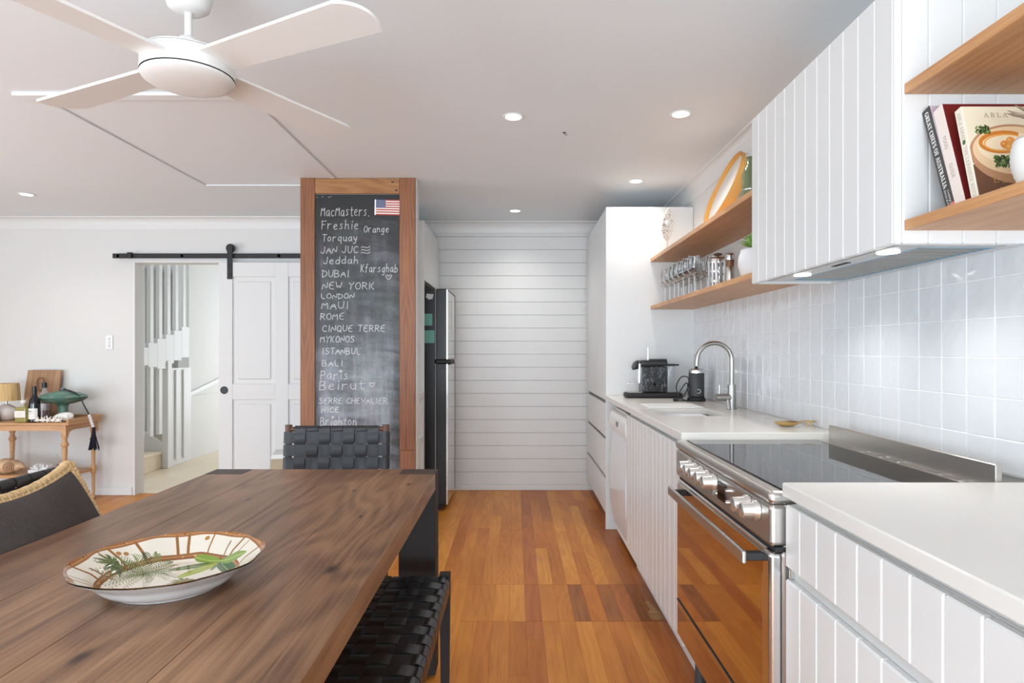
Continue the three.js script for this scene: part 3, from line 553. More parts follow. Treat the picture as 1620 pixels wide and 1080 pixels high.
// ---- timber shelves
const shelfTop = { low: 1.5025, high: 1.820 };
for (const [y, x0, d0, d1, lab] of [
  [shelfTop.low, 0.9085, 2.383, 4.2985, 'oak shelf holding wine glasses, coffee plunger and potted plant'],
  [shelfTop.high, 0.9085, 2.383, 4.2985, 'oak shelf carrying the round tray, upper of two over the sink'],
  [shelfTop.low, 0.9006, 0.3, 1.4805, 'oak shelf carrying the cookbooks'],
  [shelfTop.high - 0.002, 0.9006, 0.3, 1.4805, 'oak shelf above the cookbooks'],
]) single('floating_shelf', metreUV(cbox(XR - 0.001 - x0, 0.024, d1 - d0, 0.0015), 'z', rr(0, 3), rr(0, 2)), M.shelf, lab, 'shelf', [(XR - 0.001 + x0) / 2, y - 0.012, -(d0 + d1) / 2], 'oak floating shelves');

// ================================================================ THINGS ON THE SHELVES
{ // wine glasses, two rows
  const g0 = thing('wine_glass', 'clear stemmed wine glass in the rows on the lower oak shelf', 'wine glass', [0, 0, 0], 'wine glasses on the shelf');
  const gm = phys({ color: 0xffffff, roughness: 0, transmission: 1, thickness: 0.003, ior: 1.5 });
  part('foot', lathe([[0, 0.001], [0.034, 0.001], [0.034, 0.0025], [0.008, 0.006], [0.004, 0.012], [0, 0.012]], 28), gm, g0);
  part('stem', cyl(0.004, 0.0045, 0.1, 0, 0.0122, 0, 12), gm, g0);
  part('bowl', lathe([[0, 0.1124], [0.0045, 0.1125], [0.018, 0.118], [0.033, 0.136], [0.038, 0.16], [0.036, 0.19], [0.031, 0.222], [0.0298, 0.222], [0.0345, 0.19], [0.0363, 0.16], [0.0315, 0.138], [0.017, 0.121], [0, 0.1175]], 32), gm, g0);
  let first = true;
  for (let r = 0; r < 2; r++) for (let i = 0; i < 7; i++) {
    const o = first ? g0 : g0.clone(); if (!first) { o.name = numbered('wine_glass'); scene.add(o); } first = false;
    o.userData = { ...o.userData, label: `clear stemmed wine glass in the ${r ? 'row along the wall' : 'row on the shelf edge'}, ${['seventh', 'sixth', 'fifth', 'fourth', 'third', 'second', 'first'][i]} from the coffee plunger` };
    o.position.set(0.985 + r * 0.095 + rr(-0.004, 0.004), shelfTop.low + 0.0003, -(4.2 - i * 0.112 - r * 0.03)); o.rotation.y = rr(0, 6);
  }
}
{ // coffee plunger
  const t = thing('coffee_plunger', 'glass coffee plunger in a pierced steel cage with wooden knob', 'coffee plunger', [1.03, shelfTop.low + 0.0003, -3.25]);
  part('beaker', cyl(0.043, 0.043, 0.15, 0, 0.004, 0, 36), phys({ color: lin(0.9, 0.9, 0.9), roughness: 0.02, transmission: 1, thickness: 0 }), t);
  part('coffee_filter', cyl(0.041, 0.041, 0.012, 0, 0.03, 0, 32), M.steel, t);
  const bars = [];
  for (let i = 0; i < 14; i++) { const a = i / 14 * 6.283; bars.push(cbox(0.012, 0.15, 0.002, 0.0005).translate(0, 0.075, 0.0465).rotateY(a)); }
  for (const y of [0.006, 0.05, 0.1, 0.148]) bars.push(lathe([[0.045, y - 0.006], [0.0475, y - 0.006], [0.0475, y + 0.006], [0.045, y + 0.006]], 36));
  part('cage', merge(bars), M.chrome, t);
  part('lid', lathe([[0.049, 0.154], [0.05, 0.162], [0.04, 0.17], [0.01, 0.174], [0, 0.174]], 36), M.steelSmooth, t);
  part('knob', lathe([[0.004, 0.174], [0.004, 0.18], [0.02, 0.183], [0.021, 0.19], [0.012, 0.194], [0, 0.194]], 24), M.chairWood, t);
  part('handle', tube([[-0.02, 0.15, 0.045], [-0.035, 0.15, 0.075], [-0.035, 0.1, 0.085], [-0.03, 0.04, 0.078], [-0.02, 0.03, 0.046]], 0.007, 30, 8), M.white, t);
}
{ // pepper mill
  const t = thing('pepper_mill', 'slim steel and smoked glass pepper mill beside the coffee plunger', 'pepper mill', [1.0, shelfTop.low + 0.0003, -2.98]);
  part('body', lathe([[0, 0], [0.024, 0], [0.025, 0.02], [0.02, 0.06], [0.02, 0.09], [0, 0.09]], 28), M.steel, t);
  part('chamber', cyl(0.019, 0.019, 0.03, 0, 0.09, 0, 24), phys({ color: lin(0.16, 0.07, 0.03), roughness: 0.1 }), t);
  part('cap', lathe([[0.021, 0.12], [0.022, 0.14], [0.018, 0.15], [0, 0.152]], 24), M.steelSmooth, t);
}
{ // potted plant
  const t = thing('potted_plant', 'small green leafy plant in a round white pot on the lower shelf', 'potted plant', [1.045, shelfTop.low + 0.0003, -2.70]);
  part('pot', lathe([[0, 0], [0.065, 0], [0.088, 0.02], [0.1, 0.06], [0.098, 0.09], [0.088, 0.125], [0.082, 0.125], [0.09, 0.09], [0.08, 0.1], [0, 0.1]], 44), std(lin(0.78, 0.78, 0.79), 0.7), t);
  part('soil', cyl(0.084, 0.084, 0.006, 0, 0.1, 0, 28), std(lin(0.03, 0.02, 0.015), 0.95), t);
  const leaf = std(lin(0.16, 0.34, 0.06), 0.45), leaf2 = std(lin(0.30, 0.48, 0.10), 0.45);
  for (const [x, z, h] of [[-0.02, 0.02, 0.06], [-0.045, 0.0, 0.045], [0.01, -0.01, 0.08], [-0.03, -0.03, 0.055]]) {
    part('stem', rod([x, 0.1, z], [x - 0.005, 0.12 + h, z], 0.003, 0.002, 8), std(lin(0.10, 0.07, 0.03), 0.8), t);
    for (let i = 0; i < 11; i++) {
      const l = rr(0.035, 0.055), a = rr(0, 6.28), e = rr(0.2, 1.2);
      const g = new THREE.SphereGeometry(1, 8, 6).scale(l / 2, 0.0025, 0.0085).translate(l / 2, 0, 0).rotateZ(e).rotateY(a).translate(x - 0.004, 0.115 + h * rr(0.3, 1), z);
      part(i ? `leaf_${String(i).padStart(3, '0')}` : 'leaf', g, rnd() < 0.5 ? leaf : leaf2, t);
    }
  }
}
{ // round tray leaning on the wall
  const t = thing('round_tray', 'round pale tray with bent-wood rim leaning on the upper shelf', 'tray', [0.985, shelfTop.high + 0.0105, -3.2]);
  const tilt = 0.40, R = 0.19;
  const place = (g) => g.translate(0, R, 0).rotateZ(-tilt);
  part('rim', place(lathe([[R, -0.025], [R, 0.025], [R - 0.006, 0.025], [R - 0.006, -0.025], [R, -0.025]], 72).rotateZ(Math.PI / 2)), std(0xffffff, 0.45, 0, { map: woodTex([232, 178, 98], [205, 142, 66], { W: 256, H: 128, mu: 1, mv: 1, ring: 3 }) }), t, 'honey coloured bent-wood rim');
  part('face', place(cyl(R - 0.007, R - 0.007, 0.006, 0, -0.003, 0, 64).rotateZ(Math.PI / 2)), std(lin(0.74, 0.70, 0.66), 0.6), t);
}
{ // glass bottle next to the tray
  const t = thing('glass_bottle', 'green tinted glass bottle beside the round tray on the upper shelf', 'bottle', [1.06, shelfTop.high + 0.0005, -2.88]);
  part('body', lathe([[0, 0.001], [0.036, 0.001], [0.038, 0.01], [0.038, 0.17], [0.03, 0.2], [0.018, 0.215], [0.018, 0.25], [0, 0.25]], 36), phys({ color: lin(0.20, 0.24, 0.13), roughness: 0.06, transmission: 0.35, thickness: 0 }), t);
  part('cap', cyl(0.02, 0.02, 0.02, 0, 0.2505, 0, 24), M.steelSmooth, t);
  for (const y of [0.02, 0.035, 0.05, 0.1]) part('band', lathe([[0.0382, y], [0.0392, y + 0.003], [0.0382, y + 0.006]], 36), M.steelSmooth, t);
}
{ // white carved leaf on a metal stem
  const t = thing('leaf_ornament', 'white speckled leaf ornament on a thin metal stem, upper shelf', 'ornament', [0.99, shelfTop.high + 0.0003, -4.16]);
  part('stand', merge([cyl(0.03, 0.028, 0.006), rod([0, 0.006, 0], [0, 0.1, 0], 0.003, 0.003, 8)]), M.steel, t);
  const s = new THREE.Shape(); s.moveTo(0, 0.09); s.bezierCurveTo(-0.05, 0.13, -0.05, 0.22, 0.01, 0.31); s.bezierCurveTo(0.045, 0.23, 0.04, 0.14, 0, 0.09);
  const lf = part('leaf', new THREE.ExtrudeGeometry(s, { depth: 0.006, bevelEnabled: true, bevelSize: 0.002, bevelThickness: 0.002, bevelSegments: 2, curveSegments: 20 }).translate(0, 0, -0.003), std(0xffffff, 0.55, 0, { map: dataTex(128, 128, (u, v) => { const n = fbm(u * 170, v * 170, 2); return n > 0.64 ? [140, 128, 116] : [236, 230, 220]; }, true, 0.3, 0.3, THREE.RepeatWrapping) }), t);
  part('pearl', new THREE.SphereGeometry(0.016, 20, 14).scale(1, 1, 0.5).translate(0.0, 0.21, 0.006), M.white, lf);
}
// ---- cookbooks leaning back against the cupboard end
function book(label, w, h, th, lean, [x, d], spine, cover, edge = std(lin(0.8, 0.76, 0.68), 0.8), name = 'cookbook') {
  const t = thing(name, label, 'book', [x, shelfTop.low + 0.0006, -d]);
  const rot = (g) => g.rotateX(-lean).translate(0, th * Math.sin(lean), 0);
  const b = part('page_block', rot(cbox(w - 0.008, h - 0.008, th - 0.006, 0.0005).translate(w / 2 + 0.001, h / 2, -th / 2)), edge, t);
  part('back_cover', rot(cbox(w, h, 0.0025, 0.0005).translate(w / 2, h / 2, -th + 0.00125)), cover.back, t);
  const f = cbox(w, h, 0.0025, 0.0005); planarUV(f, 0, 1, w, h); part('front_cover', rot(f.translate(w / 2, h / 2, -0.00125)), cover.front, t);
  const s = cbox(0.0025, h, th, 0.0006); planarUV(s, 2, 1, th, h); part('spine', rot(s.translate(-0.0012, h / 2, -th / 2)), spine, t);
  return t;
}
function planarUV(g, ax, ay, w, h) { const p = g.attributes.position, uv = new Float32Array(p.count * 2); for (let i = 0; i < p.count; i++) { const c = [p.getX(i), p.getY(i), p.getZ(i)]; uv[i * 2] = c[ax] / w + 0.5; uv[i * 2 + 1] = c[ay] / h + 0.5; } g.setAttribute('uv', new THREE.BufferAttribute(uv, 2)); return g; }
const printed = (tex, r = 0.45) => std(0xffffff, r, 0, { map: tex });
function spineTex(bg, draw, W = 96, H = 900) { return canvasTex(W, H, (x) => { x.fillStyle = bg; x.fillRect(0, 0, W, H); x.save(); x.translate(W / 2, 0); x.rotate(Math.PI / 2); x.textBaseline = 'middle'; draw(x); x.restore(); }); }
{
  const sp1 = spineTex('#3a3837', (x) => { x.fillStyle = '#f4f2ee'; x.font = 'bold 62px serif'; x.save(); x.scale(0.74, 1); x.fillText('GREAT CHEFS OF AUSTRALIA', 40, 0); x.restore(); x.font = 'italic 26px serif'; x.fillText('Cooking with', 745, -20); x.fillText('Kevin & Friends', 730, 14); x.fillStyle = '#e0746a'; x.fillRect(862, -48, 38, 70); });
  const cov1 = canvasTex(256, 320, (x) => { x.fillStyle = '#cdbccb'; x.fillRect(0, 0, 256, 320); x.fillStyle = '#6a5a78'; x.fillRect(120, 0, 40, 12); x.fillStyle = '#ded2dc'; x.fillRect(0, 30, 256, 290); });
  book('black-spined cookbook with white capital lettering leaning on the shelf', 0.215, 0.262, 0.026, 0.335, [0.945, 1.372], printed(sp1), { back: std(lin(0.02, 0.02, 0.02), 0.4), front: printed(cov1) }, std(lin(0.05, 0.045, 0.045), 0.7));
  const sp2 = spineTex('#eadcd2', (x) => { x.fillStyle = '#8d8078'; x.font = '44px sans-serif'; x.fillText('FOOD', 270, 0); x.fillText('GUIDE', 520, 0); });
  book('cream-spined cookbook with a dark red cover between two others', 0.2, 0.247, 0.030, 0.31, [0.947, 1.3425], printed(sp2), { back: std(lin(0.75, 0.68, 0.62), 0.5), front: std(lin(0.16, 0.012, 0.012), 0.35) });
  const sp3 = spineTex('#ece3d2', (x) => { x.fillStyle = '#a59c8c'; x.font = '46px serif'; x.fillText('ABLA AMAD', 40, 0); x.fillText('THE LEBANESE KITCHEN', 370, 0); x.fillStyle = '#4a6a34'; x.beginPath(); x.ellipse(330, 0, 22, 16, 0, 0, 7); x.fill(); }, 72, 900);
  const cov3 = canvasTex(600, 680, (x) => {
    x.fillStyle = '#e9dec4'; x.fillRect(0, 0, 600, 680);
    x.fillStyle = '#6a4630'; x.fillRect(0, 430, 600, 250);
    for (let i = 0; i < 900; i++) { x.fillStyle = `rgba(${rnd() < 0.5 ? '150,110,80' : '60,34,22'},0.35)`; x.fillRect(rnd() * 600, 430 + rnd() * 250, 8, 2); }
    x.fillStyle = '#b98a68'; x.beginPath(); x.ellipse(290, 350, 300, 215, -0.05, 0, 7); x.fill();
    x.fillStyle = '#e6c9a0'; x.beginPath(); x.ellipse(290, 325, 275, 175, -0.05, 0, 7); x.fill();
    x.fillStyle = '#f0dcbc'; x.beginPath(); x.ellipse(250, 300, 200, 120, 0, 0, 7); x.fill();
    x.save(); x.translate(-95, -5);
    x.strokeStyle = '#d08030'; x.lineWidth = 26; x.beginPath(); x.ellipse(320, 270, 150, 70, -0.1, 0.6, 5.6); x.stroke();
    x.strokeStyle = '#e8a64c'; x.lineWidth = 10; x.beginPath(); x.ellipse(330, 275, 135, 58, -0.1, 0.6, 5.6); x.stroke();
    for (const [a, b, c] of [[330, 290, '#dc8a3a'], [372, 262, '#e69a48'], [400, 300, '#d4803a'], [360, 312, '#e2a050'], [430, 275, '#cf7430'], [395, 335, '#d88a40']]) { x.fillStyle = c; x.beginPath(); x.arc(a, b, 30, 0, 7); x.fill(); x.fillStyle = 'rgba(250,214,150,.5)'; x.beginPath(); x.arc(a - 8, b - 9, 9, 0, 7); x.fill(); }
    x.restore();
    for (let i = 0; i < 120; i++) { const k = i < 85; x.fillStyle = ['#2e4a22', '#4a6a30', '#1e3218', '#7c9450'][i % 4]; x.beginPath(); x.ellipse(k ? 150 + rnd() * 110 : 60 + rnd() * 90, k ? 370 + rnd() * 70 : 150 + rnd() * 50, 16, 6, rnd() * 6, 0, 7); x.fill(); }
    x.fillStyle = '#8a7f6c'; x.font = '46px serif'; x.textAlign = 'center'; x.fillText('A B L A   A M A D', 320, 82);
    x.fillStyle = '#b08a3c'; x.font = '64px serif'; x.fillText('L E B A N E S E', 330, 560); x.fillText('K I T C H E N', 330, 640);
  });
  book('cream cookbook whose cover shows a plate of dip with chickpeas', 0.19, 0.217, 0.02, 0.25, [0.947, 1.3025], printed(sp3), { back: std(lin(0.8, 0.76, 0.66), 0.5), front: printed(cov3) });
}
{ // woven white pot with dried flower at the frame edge
  const t = thing('dried_flower_pot', 'white ribbed pot with a dried flower in front of the cookbooks', 'pot', [0.986, shelfTop.low + 0.0005, -1.19]);
  const ribs = []; for (let i = 0; i <= 18; i++) { const s = i / 18; ribs.push([0.026 + 0.026 * Math.sin(Math.PI * (0.1 + 0.62 * s)) + (i % 2 ? 0.0012 : 0), 0.095 * s]); }
  part('pot', lathe([[0, 0], ...ribs, [0.03, 0.092], [0, 0.085]], 36), std(lin(0.8, 0.79, 0.76), 0.85), t);
  part('stem', rod([0, 0.085, 0], [-0.005, 0.13, 0], 0.003, 0.003, 8), std(lin(0.2, 0.14, 0.08), 0.9), t);
  for (let i = 0; i < 16; i++) { const a = i * 2.4, e = 0.15 + (i % 4) * 0.32, l = 0.062; part(i ? `petal_${String(i).padStart(3, '0')}` : 'petal', new THREE.SphereGeometry(1, 8, 6).scale(l / 2, 0.002, 0.009).translate(l / 2, 0, 0).rotateZ(e).rotateY(a).translate(-0.005, 0.125, 0), std(lin(0.52 - (i % 3) * 0.1, 0.44 - (i % 3) * 0.1, 0.34 - (i % 3) * 0.09), 0.8), t); }
}

// ================================================================ PILLAR, FRIDGE
const DP = 4.10;
const GLY = { // chalk letters as strokes on a 4 x 6 grid
  A: '0,0 2,6 4,0|0.8,2.2 3.3,2.2', B: '0,0 0,6|0,6 2.6,5.8 3,4.5 2.4,3.3 0.2,3.1|1.6,3.2 3.6,2.4 3.5,0.8 2,0 0,0.1', C: '3.8,5 2.6,6 0.8,5 0.1,3 0.8,0.8 2.4,0 3.9,0.8', D: '0.3,0 0.3,6|-0.3,5.8 2.6,5.4 4,3.4 3.2,1 0.2,0', E: '3.5,6 0.2,5.8 0.1,0.1 3.6,0|0.2,3.1 2.8,3.2', F: '0.3,0 0.3,5.8|-0.2,5.7 3.8,6|0.3,3.2 2.8,3.4', H: '0.2,0 0.3,6|3.6,0 3.7,6|0.2,3 3.7,3.1', I: '1,0 1,6', J: '3,6 3,1.4 2,0 0.6,0.4 0,1.4', K: '0.3,0 0.3,6|3.4,6 0.4,2.8 3.8,0', L: '0.3,6 0.2,0.2 3.4,0', M: '0,0 0.3,6 2,2.4 3.8,6 4.1,0', N: '0,0 0.1,6 3.6,0 3.8,6', O: '2,6 0.5,5 0,3 0.6,0.8 2,0 3.5,0.8 4,3 3.4,5.2 2,6', P: '0.3,0 0.3,6|0.1,5.9 3,5.7 3.5,4.2 2.6,3 0.3,2.8', Q: '2,6 0.5,5 0,3 0.6,0.8 2,0 3.5,0.8 4,3 3.4,5.2 2,6|2.4,1.6 4.2,-0.6', R: '0.3,0 0.3,6|0.1,5.9 2.8,5.8 3.3,4.4 2.4,3.1 0.3,2.9|1.4,3 3.9,0', S: '3.6,5.2 2.4,6 0.8,5.6 0.5,4.2 2,3.2 3.5,2.2 3.2,0.6 1.6,0 0.1,0.8', T: '0,5.9 4,6|2,6 1.9,0', U: '0.2,6 0.2,1.6 1.4,0 2.8,0.3 3.7,1.8 3.8,6', V: '0,6 1.9,0 3.9,6', W: '0,6 0.9,0 2,4 3.1,0 4.3,6', Y: '0.1,6 1.9,3 3.9,6.2|1.9,3 1.5,0',
  a: '3.2,3.6 1.6,4 0.3,2.6 0.4,0.8 1.6,0 3,1.2 3.2,3.8 3.2,0.8 3.9,0', b: '0.3,6.4 0.3,0|0.3,2.6 1.6,4 3.2,3 3.2,0.9 1.8,0 0.3,0.6', c: '3.3,3.4 1.9,4 0.4,2.6 0.5,0.8 1.8,0 3.4,0.6', d: '3.2,3.3 1.6,4 0.3,2.4 0.5,0.6 1.8,0 3.2,1.2|3.3,6.4 3.3,0', e: '0.4,2 3.2,2.3 2.8,3.8 1.4,4 0.3,2.4 0.7,0.5 2,0 3.4,0.6', f: '3.4,5.8 2.4,6.5 1.5,5.4 1.4,-0.4|0.2,3.4 2.9,3.6', g: '3.2,3.3 1.6,4 0.3,2.4 0.6,0.6 1.8,0.2 3.1,1.4|3.2,3.9 3,-1.4 1.8,-2.4 0.4,-1.7', h: '0.3,6.6 0.3,0|0.3,2.4 1.6,3.8 2.9,3.4 3.2,0', i: '1,3.8 1,0|0.9,5.5 1.3,5.9 1.4,5.3 0.9,5.4', n: '0.3,4 0.3,0|0.3,2.6 1.7,3.9 3,3.3 3.3,0', o: '1.8,4 0.4,3 0.3,1 1.7,0 3.2,1 3.3,2.8 1.8,4', q: '3.2,3.3 1.6,4 0.3,2.4 0.6,0.6 1.8,0.2 3.1,1.4|3.2,3.9 3.2,-2.2 3.9,-1.7', r: '0.4,4 0.4,0|0.4,2.6 1.6,3.8 3,3.7', s: '3,3.6 1.6,4 0.7,3.2 2.9,1.4 2.2,0.1 0.4,0.4', t: '1.5,5.8 1.4,0.6 2.4,0 3.2,0.4|0.2,3.9 3.2,4', u: '0.3,4 0.4,0.8 1.6,0 3,1|3.2,4 3.2,0.4 3.8,0', y: '0.3,4 0.6,1.8 1.8,1 3,2|3.4,4 2.6,-0.6 1.2,-2.2 0.1,-1.8', '.': '0.6,0 0.9,0.3 0.5,0.3', 'ˆ': '0.3,4.2',
};
const WID = { I: 2, i: 2, '.': 1.6, ' ': 2.6, M: 4.8, W: 5, t: 3.6, J: 3.8 };
function chalkLine(x, text, x0, base, cap, x1, k) {
  let w = 0; for (const c of text) w += (WID[c] ?? 4.2) + 0.9; w -= 0.9;
  const sx = (x1 - x0) / w, sy = cap / 6; let X = x0;
  for (const c of text) {
    const g = GLY[c]; const jy = (rnd() - 0.5) * cap * 0.1, sl = 0.05 + rnd() * 0.04;
    if (g) for (const st of g.split('|')) {
      const p = st.split(' ').map((q) => q.split(',').map(Number)).map(([a, b]) => [k(X + a * sx + b * sy * sl, 0), k(0, base - b * sy + jy, 1)]);
      for (let pass = 0; pass < 2; pass++) {
        x.globalAlpha = pass ? 0.85 : 0.45; x.lineWidth = pass ? 2.9 : 5; x.strokeStyle = pass ? '#dcdcda' : '#a9a9a9'; x.lineCap = x.lineJoin = 'round';
        x.beginPath(); x.moveTo(...p[0]); for (let i = 1; i < p.length; i++) { const a = p[i - 1], b = p[i]; if (i < p.length - 1) x.quadraticCurveTo(b[0], b[1], (b[0] + p[i + 1][0]) / 2, (b[1] + p[i + 1][1]) / 2); else x.lineTo(...b); } x.stroke();
      }
    }
    X += ((WID[c] ?? 4.2) + 0.9) * sx;
  }
  x.globalAlpha = 1;
}
{
  const K = 3.6, ox = 498, oy = 307;
  const k = (a, b, v) => (v ? (b - oy) * K : (a - ox) * K);
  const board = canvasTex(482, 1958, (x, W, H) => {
    x.fillStyle = '#1c1b1a'; x.fillRect(0, 0, W, H);
    // wiped chalk dust and a painted-in reflection: overlapping soft strokes over everything but the top edge and the sides
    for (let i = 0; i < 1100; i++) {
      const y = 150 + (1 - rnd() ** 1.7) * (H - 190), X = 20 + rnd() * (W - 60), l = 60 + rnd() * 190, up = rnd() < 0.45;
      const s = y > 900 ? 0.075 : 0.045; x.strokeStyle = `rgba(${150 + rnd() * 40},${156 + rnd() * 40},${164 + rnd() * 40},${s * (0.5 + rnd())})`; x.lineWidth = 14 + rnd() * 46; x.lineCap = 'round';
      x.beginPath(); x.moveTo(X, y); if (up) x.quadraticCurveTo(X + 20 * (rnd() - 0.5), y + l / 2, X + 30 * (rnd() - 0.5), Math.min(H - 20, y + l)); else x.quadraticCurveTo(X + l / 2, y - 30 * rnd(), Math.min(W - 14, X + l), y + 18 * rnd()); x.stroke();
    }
    for (let i = 0; i < 420; i++) { const y = 760 + (1 - rnd() ** 1.4) * (H - 800), X = 24 + rnd() * (W - 90), l = 80 + rnd() * 160; x.strokeStyle = `rgba(${168 + rnd() * 24},${176 + rnd() * 22},${184 + rnd() * 24},${0.035 + rnd() * 0.035})`; x.lineWidth = 30 + rnd() * 60; x.beginPath(); x.moveTo(X, y); x.quadraticCurveTo(X + 30 * (rnd() - 0.5), y + l / 2, X + 40 * (rnd() - 0.5), Math.min(H - 20, y + l)); x.stroke(); }  // wide bluish strokes low down: chalk dust with the board's reflection painted in
    const im = x.getImageData(0, 0, W, H), a = im.data;
    for (let j = 0; j < H; j++) for (let i = 0; i < W; i++) { const n = (fbm(i * 0.12, j * 0.12, 3) - 0.5) * 16 + (rnd() - 0.5) * 7, q = (j * W + i) * 4; a[q] += n; a[q + 1] += n; a[q + 2] += n; }
    x.putImageData(im, 0, 0);
    for (const [t, x0, b, c, x1] of [['MacMasters.', 507, 341, 15, 584], ['Freshie', 508, 362, 13, 567], ['Orange', 575, 367, 10, 615], ['Torquay', 509, 381, 11, 565], ['JAN JUC', 507, 400, 11, 566], ['Jeddah', 511, 417, 11, 567], ['Kfarsghab', 570, 430, 12, 629], ['DUBAI', 509, 438, 11, 552], ['NEW YORK', 509, 457, 11, 592], ['LONDON', 507, 472, 8, 560], ['MAUI', 508, 488, 11, 551], ['ROME', 506, 505, 10, 544], ['CINQUE TERRE', 509, 524, 10, 609], ['MYKONOS', 506, 541, 10, 560], ['ISTANBUL', 509, 560, 10, 570], ['BALI', 509, 579, 9, 542], ['Paris', 506, 600, 14, 551], ['Beirut', 505, 616, 14, 576], ['SERRE CHEVALIER', 504, 638, 9, 612], ['NICE', 508, 652, 8, 536], ['Brighton', 506, 673, 13, 564]]) chalkLine(x, t, x0, b, c, x1, k);
    x.strokeStyle = '#d6d6d4'; x.lineWidth = 3;
    const heart = (cx, cy, s) => { x.beginPath(); x.moveTo((cx - ox) * K, (cy - oy) * K + s * 0.6); x.bezierCurveTo((cx - ox) * K - s * 1.3, (cy - oy) * K - s * 0.2, (cx - ox) * K - s * 0.4, (cy - oy) * K - s * 1.1, (cx - ox) * K, (cy - oy) * K - s * 0.2); x.bezierCurveTo((cx - ox) * K + s * 0.6, (cy - oy) * K - s * 1.1, (cx - ox) * K + s * 1.4, (cy - oy) * K - s * 0.2, (cx - ox) * K, (cy - oy) * K + s * 0.6); x.stroke(); };
    heart(614, 438, 22); heart(588, 608, 20); heart(526, 660, 10); heart(538, 587, 9);
    for (const y of [391, 395.5, 400]) { x.beginPath(); x.moveTo((571 - ox) * K, (y - oy) * K); x.bezierCurveTo((574 - ox) * K, (y - 4 - oy) * K, (579 - ox) * K, (y + 4 - oy) * K, (585 - ox) * K, (y - 2 - oy) * K); x.stroke(); }
    x.fillStyle = '#cfcfcf'; for (const [a, b] of [[500, 311], [509, 310], [519, 311], [522, 310]]) x.fillRect((a - ox) * K, (b - oy) * K, 5, 4);
    x.globalAlpha = 0.10; x.fillStyle = '#ffffff'; x.fillRect((506 - ox) * K, (642 - oy) * K, 100, 40); x.globalAlpha = 1;
  });
  const X = (p) => (p - CX) * DP / F, Y = (p) => EYE - (p - CY) * DP / F;
  const t = thing('chalkboard_pillar', 'timber-framed chalkboard covering a pillar, with handwritten place names', 'chalkboard', [X(566), 0, -DP]); const L = at(t);
  part('core', L(bx(X(475.5), X(658.5), 0.0005, CEIL - 0.001, DP + 0.02, DP + 0.11, 0.002)), M.wall, t);
  const bg = new THREE.PlaneGeometry(X(632) - X(498), Y(307) - 0.0).translate((X(632) + X(498)) / 2, Y(307) / 2, -(DP + 0.008));
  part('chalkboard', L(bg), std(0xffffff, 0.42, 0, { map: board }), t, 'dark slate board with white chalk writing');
  part('board_backing', L(bx(X(498), X(632), 0.001, Y(307), DP + 0.009, DP + 0.0195, 0)), M.blackMatte, t);
  part('stile', L(metreUV(bx(X(475), X(498), 0.0005, CEIL - 0.001, DP, DP + 0.0195, 0.002, 'y'), 'y', 0.3, 0.15)), M.frameWood, t);
  part('stile', L(metreUV(bx(X(632), X(657), Y(712), CEIL - 0.001, DP, DP + 0.0195, 0.002, 'y'), 'y', 1.4, 0.1)), M.frameWood, t);
  part('stile_foot', L(metreUV(bx(X(632), X(657), 0.0005, Y(712) - 0.001, DP + 0.001, DP + 0.0195, 0.002, 'y'), 'y', 2.1, 0.1)), M.frameWood, t);
  const rail = part('top_rail', L(metreUV(bx(X(498.2), X(631.8), Y(306), CEIL - 0.003, DP + 0.001, DP + 0.0195, 0.002, 'x'), 'x', 0.4, 0.05)), M.frameWoodPale, t);
  for (const [a, b] of [[621, 288], [627, 301]]) part('nail_hole', L(cyl(0.007, 0.007, 0.001, 0, 0, 0, 12).rotateX(Math.PI / 2).scale(1.4, 0.7, 1).translate(X(a), Y(b), -DP - 0.0012)), M.blackMatte, rail);
  // paper flag stuck on the board
  const flag = canvasTex(320, 200, (x) => {
    x.fillStyle = '#e9e2dc'; x.fillRect(0, 0, 320, 200);
    for (let i = 0; i < 13; i++) { x.fillStyle = i % 2 ? '#ece6e0' : '#b4453c'; x.fillRect(18, i * 200 / 13, 302, 200 / 13 + 1); }
    x.fillStyle = '#3a4470'; x.fillRect(18, 0, 122, 7 * 200 / 13);
    x.fillStyle = '#e8e6e6'; for (let r = 0; r < 9; r++) for (let c = 0; c < (r % 2 ? 5 : 6); c++) { x.beginPath(); x.arc(29 + c * 20 + (r % 2 ? 10 : 0), 10 + r * 11, 3.2, 0, 7); x.fill(); }
    x.fillStyle = '#f2f0ee'; x.fillRect(0, 0, 16, 200);
  });
  const w = X(632) - X(592.5), h = Y(315.5) - Y(340);
  const fg = cbox(w, h, 0.001, 0.0003); planarUV(fg, 0, 1, w, h);
  const fl = single('paper_flag', fg, printed(flag, 0.6), 'small striped flag with stars stuck on the chalkboard', 'flag', [X(612), Y(327.6), -(DP + 0.0065)]);
  fl.rotation.z = -0.02;
}
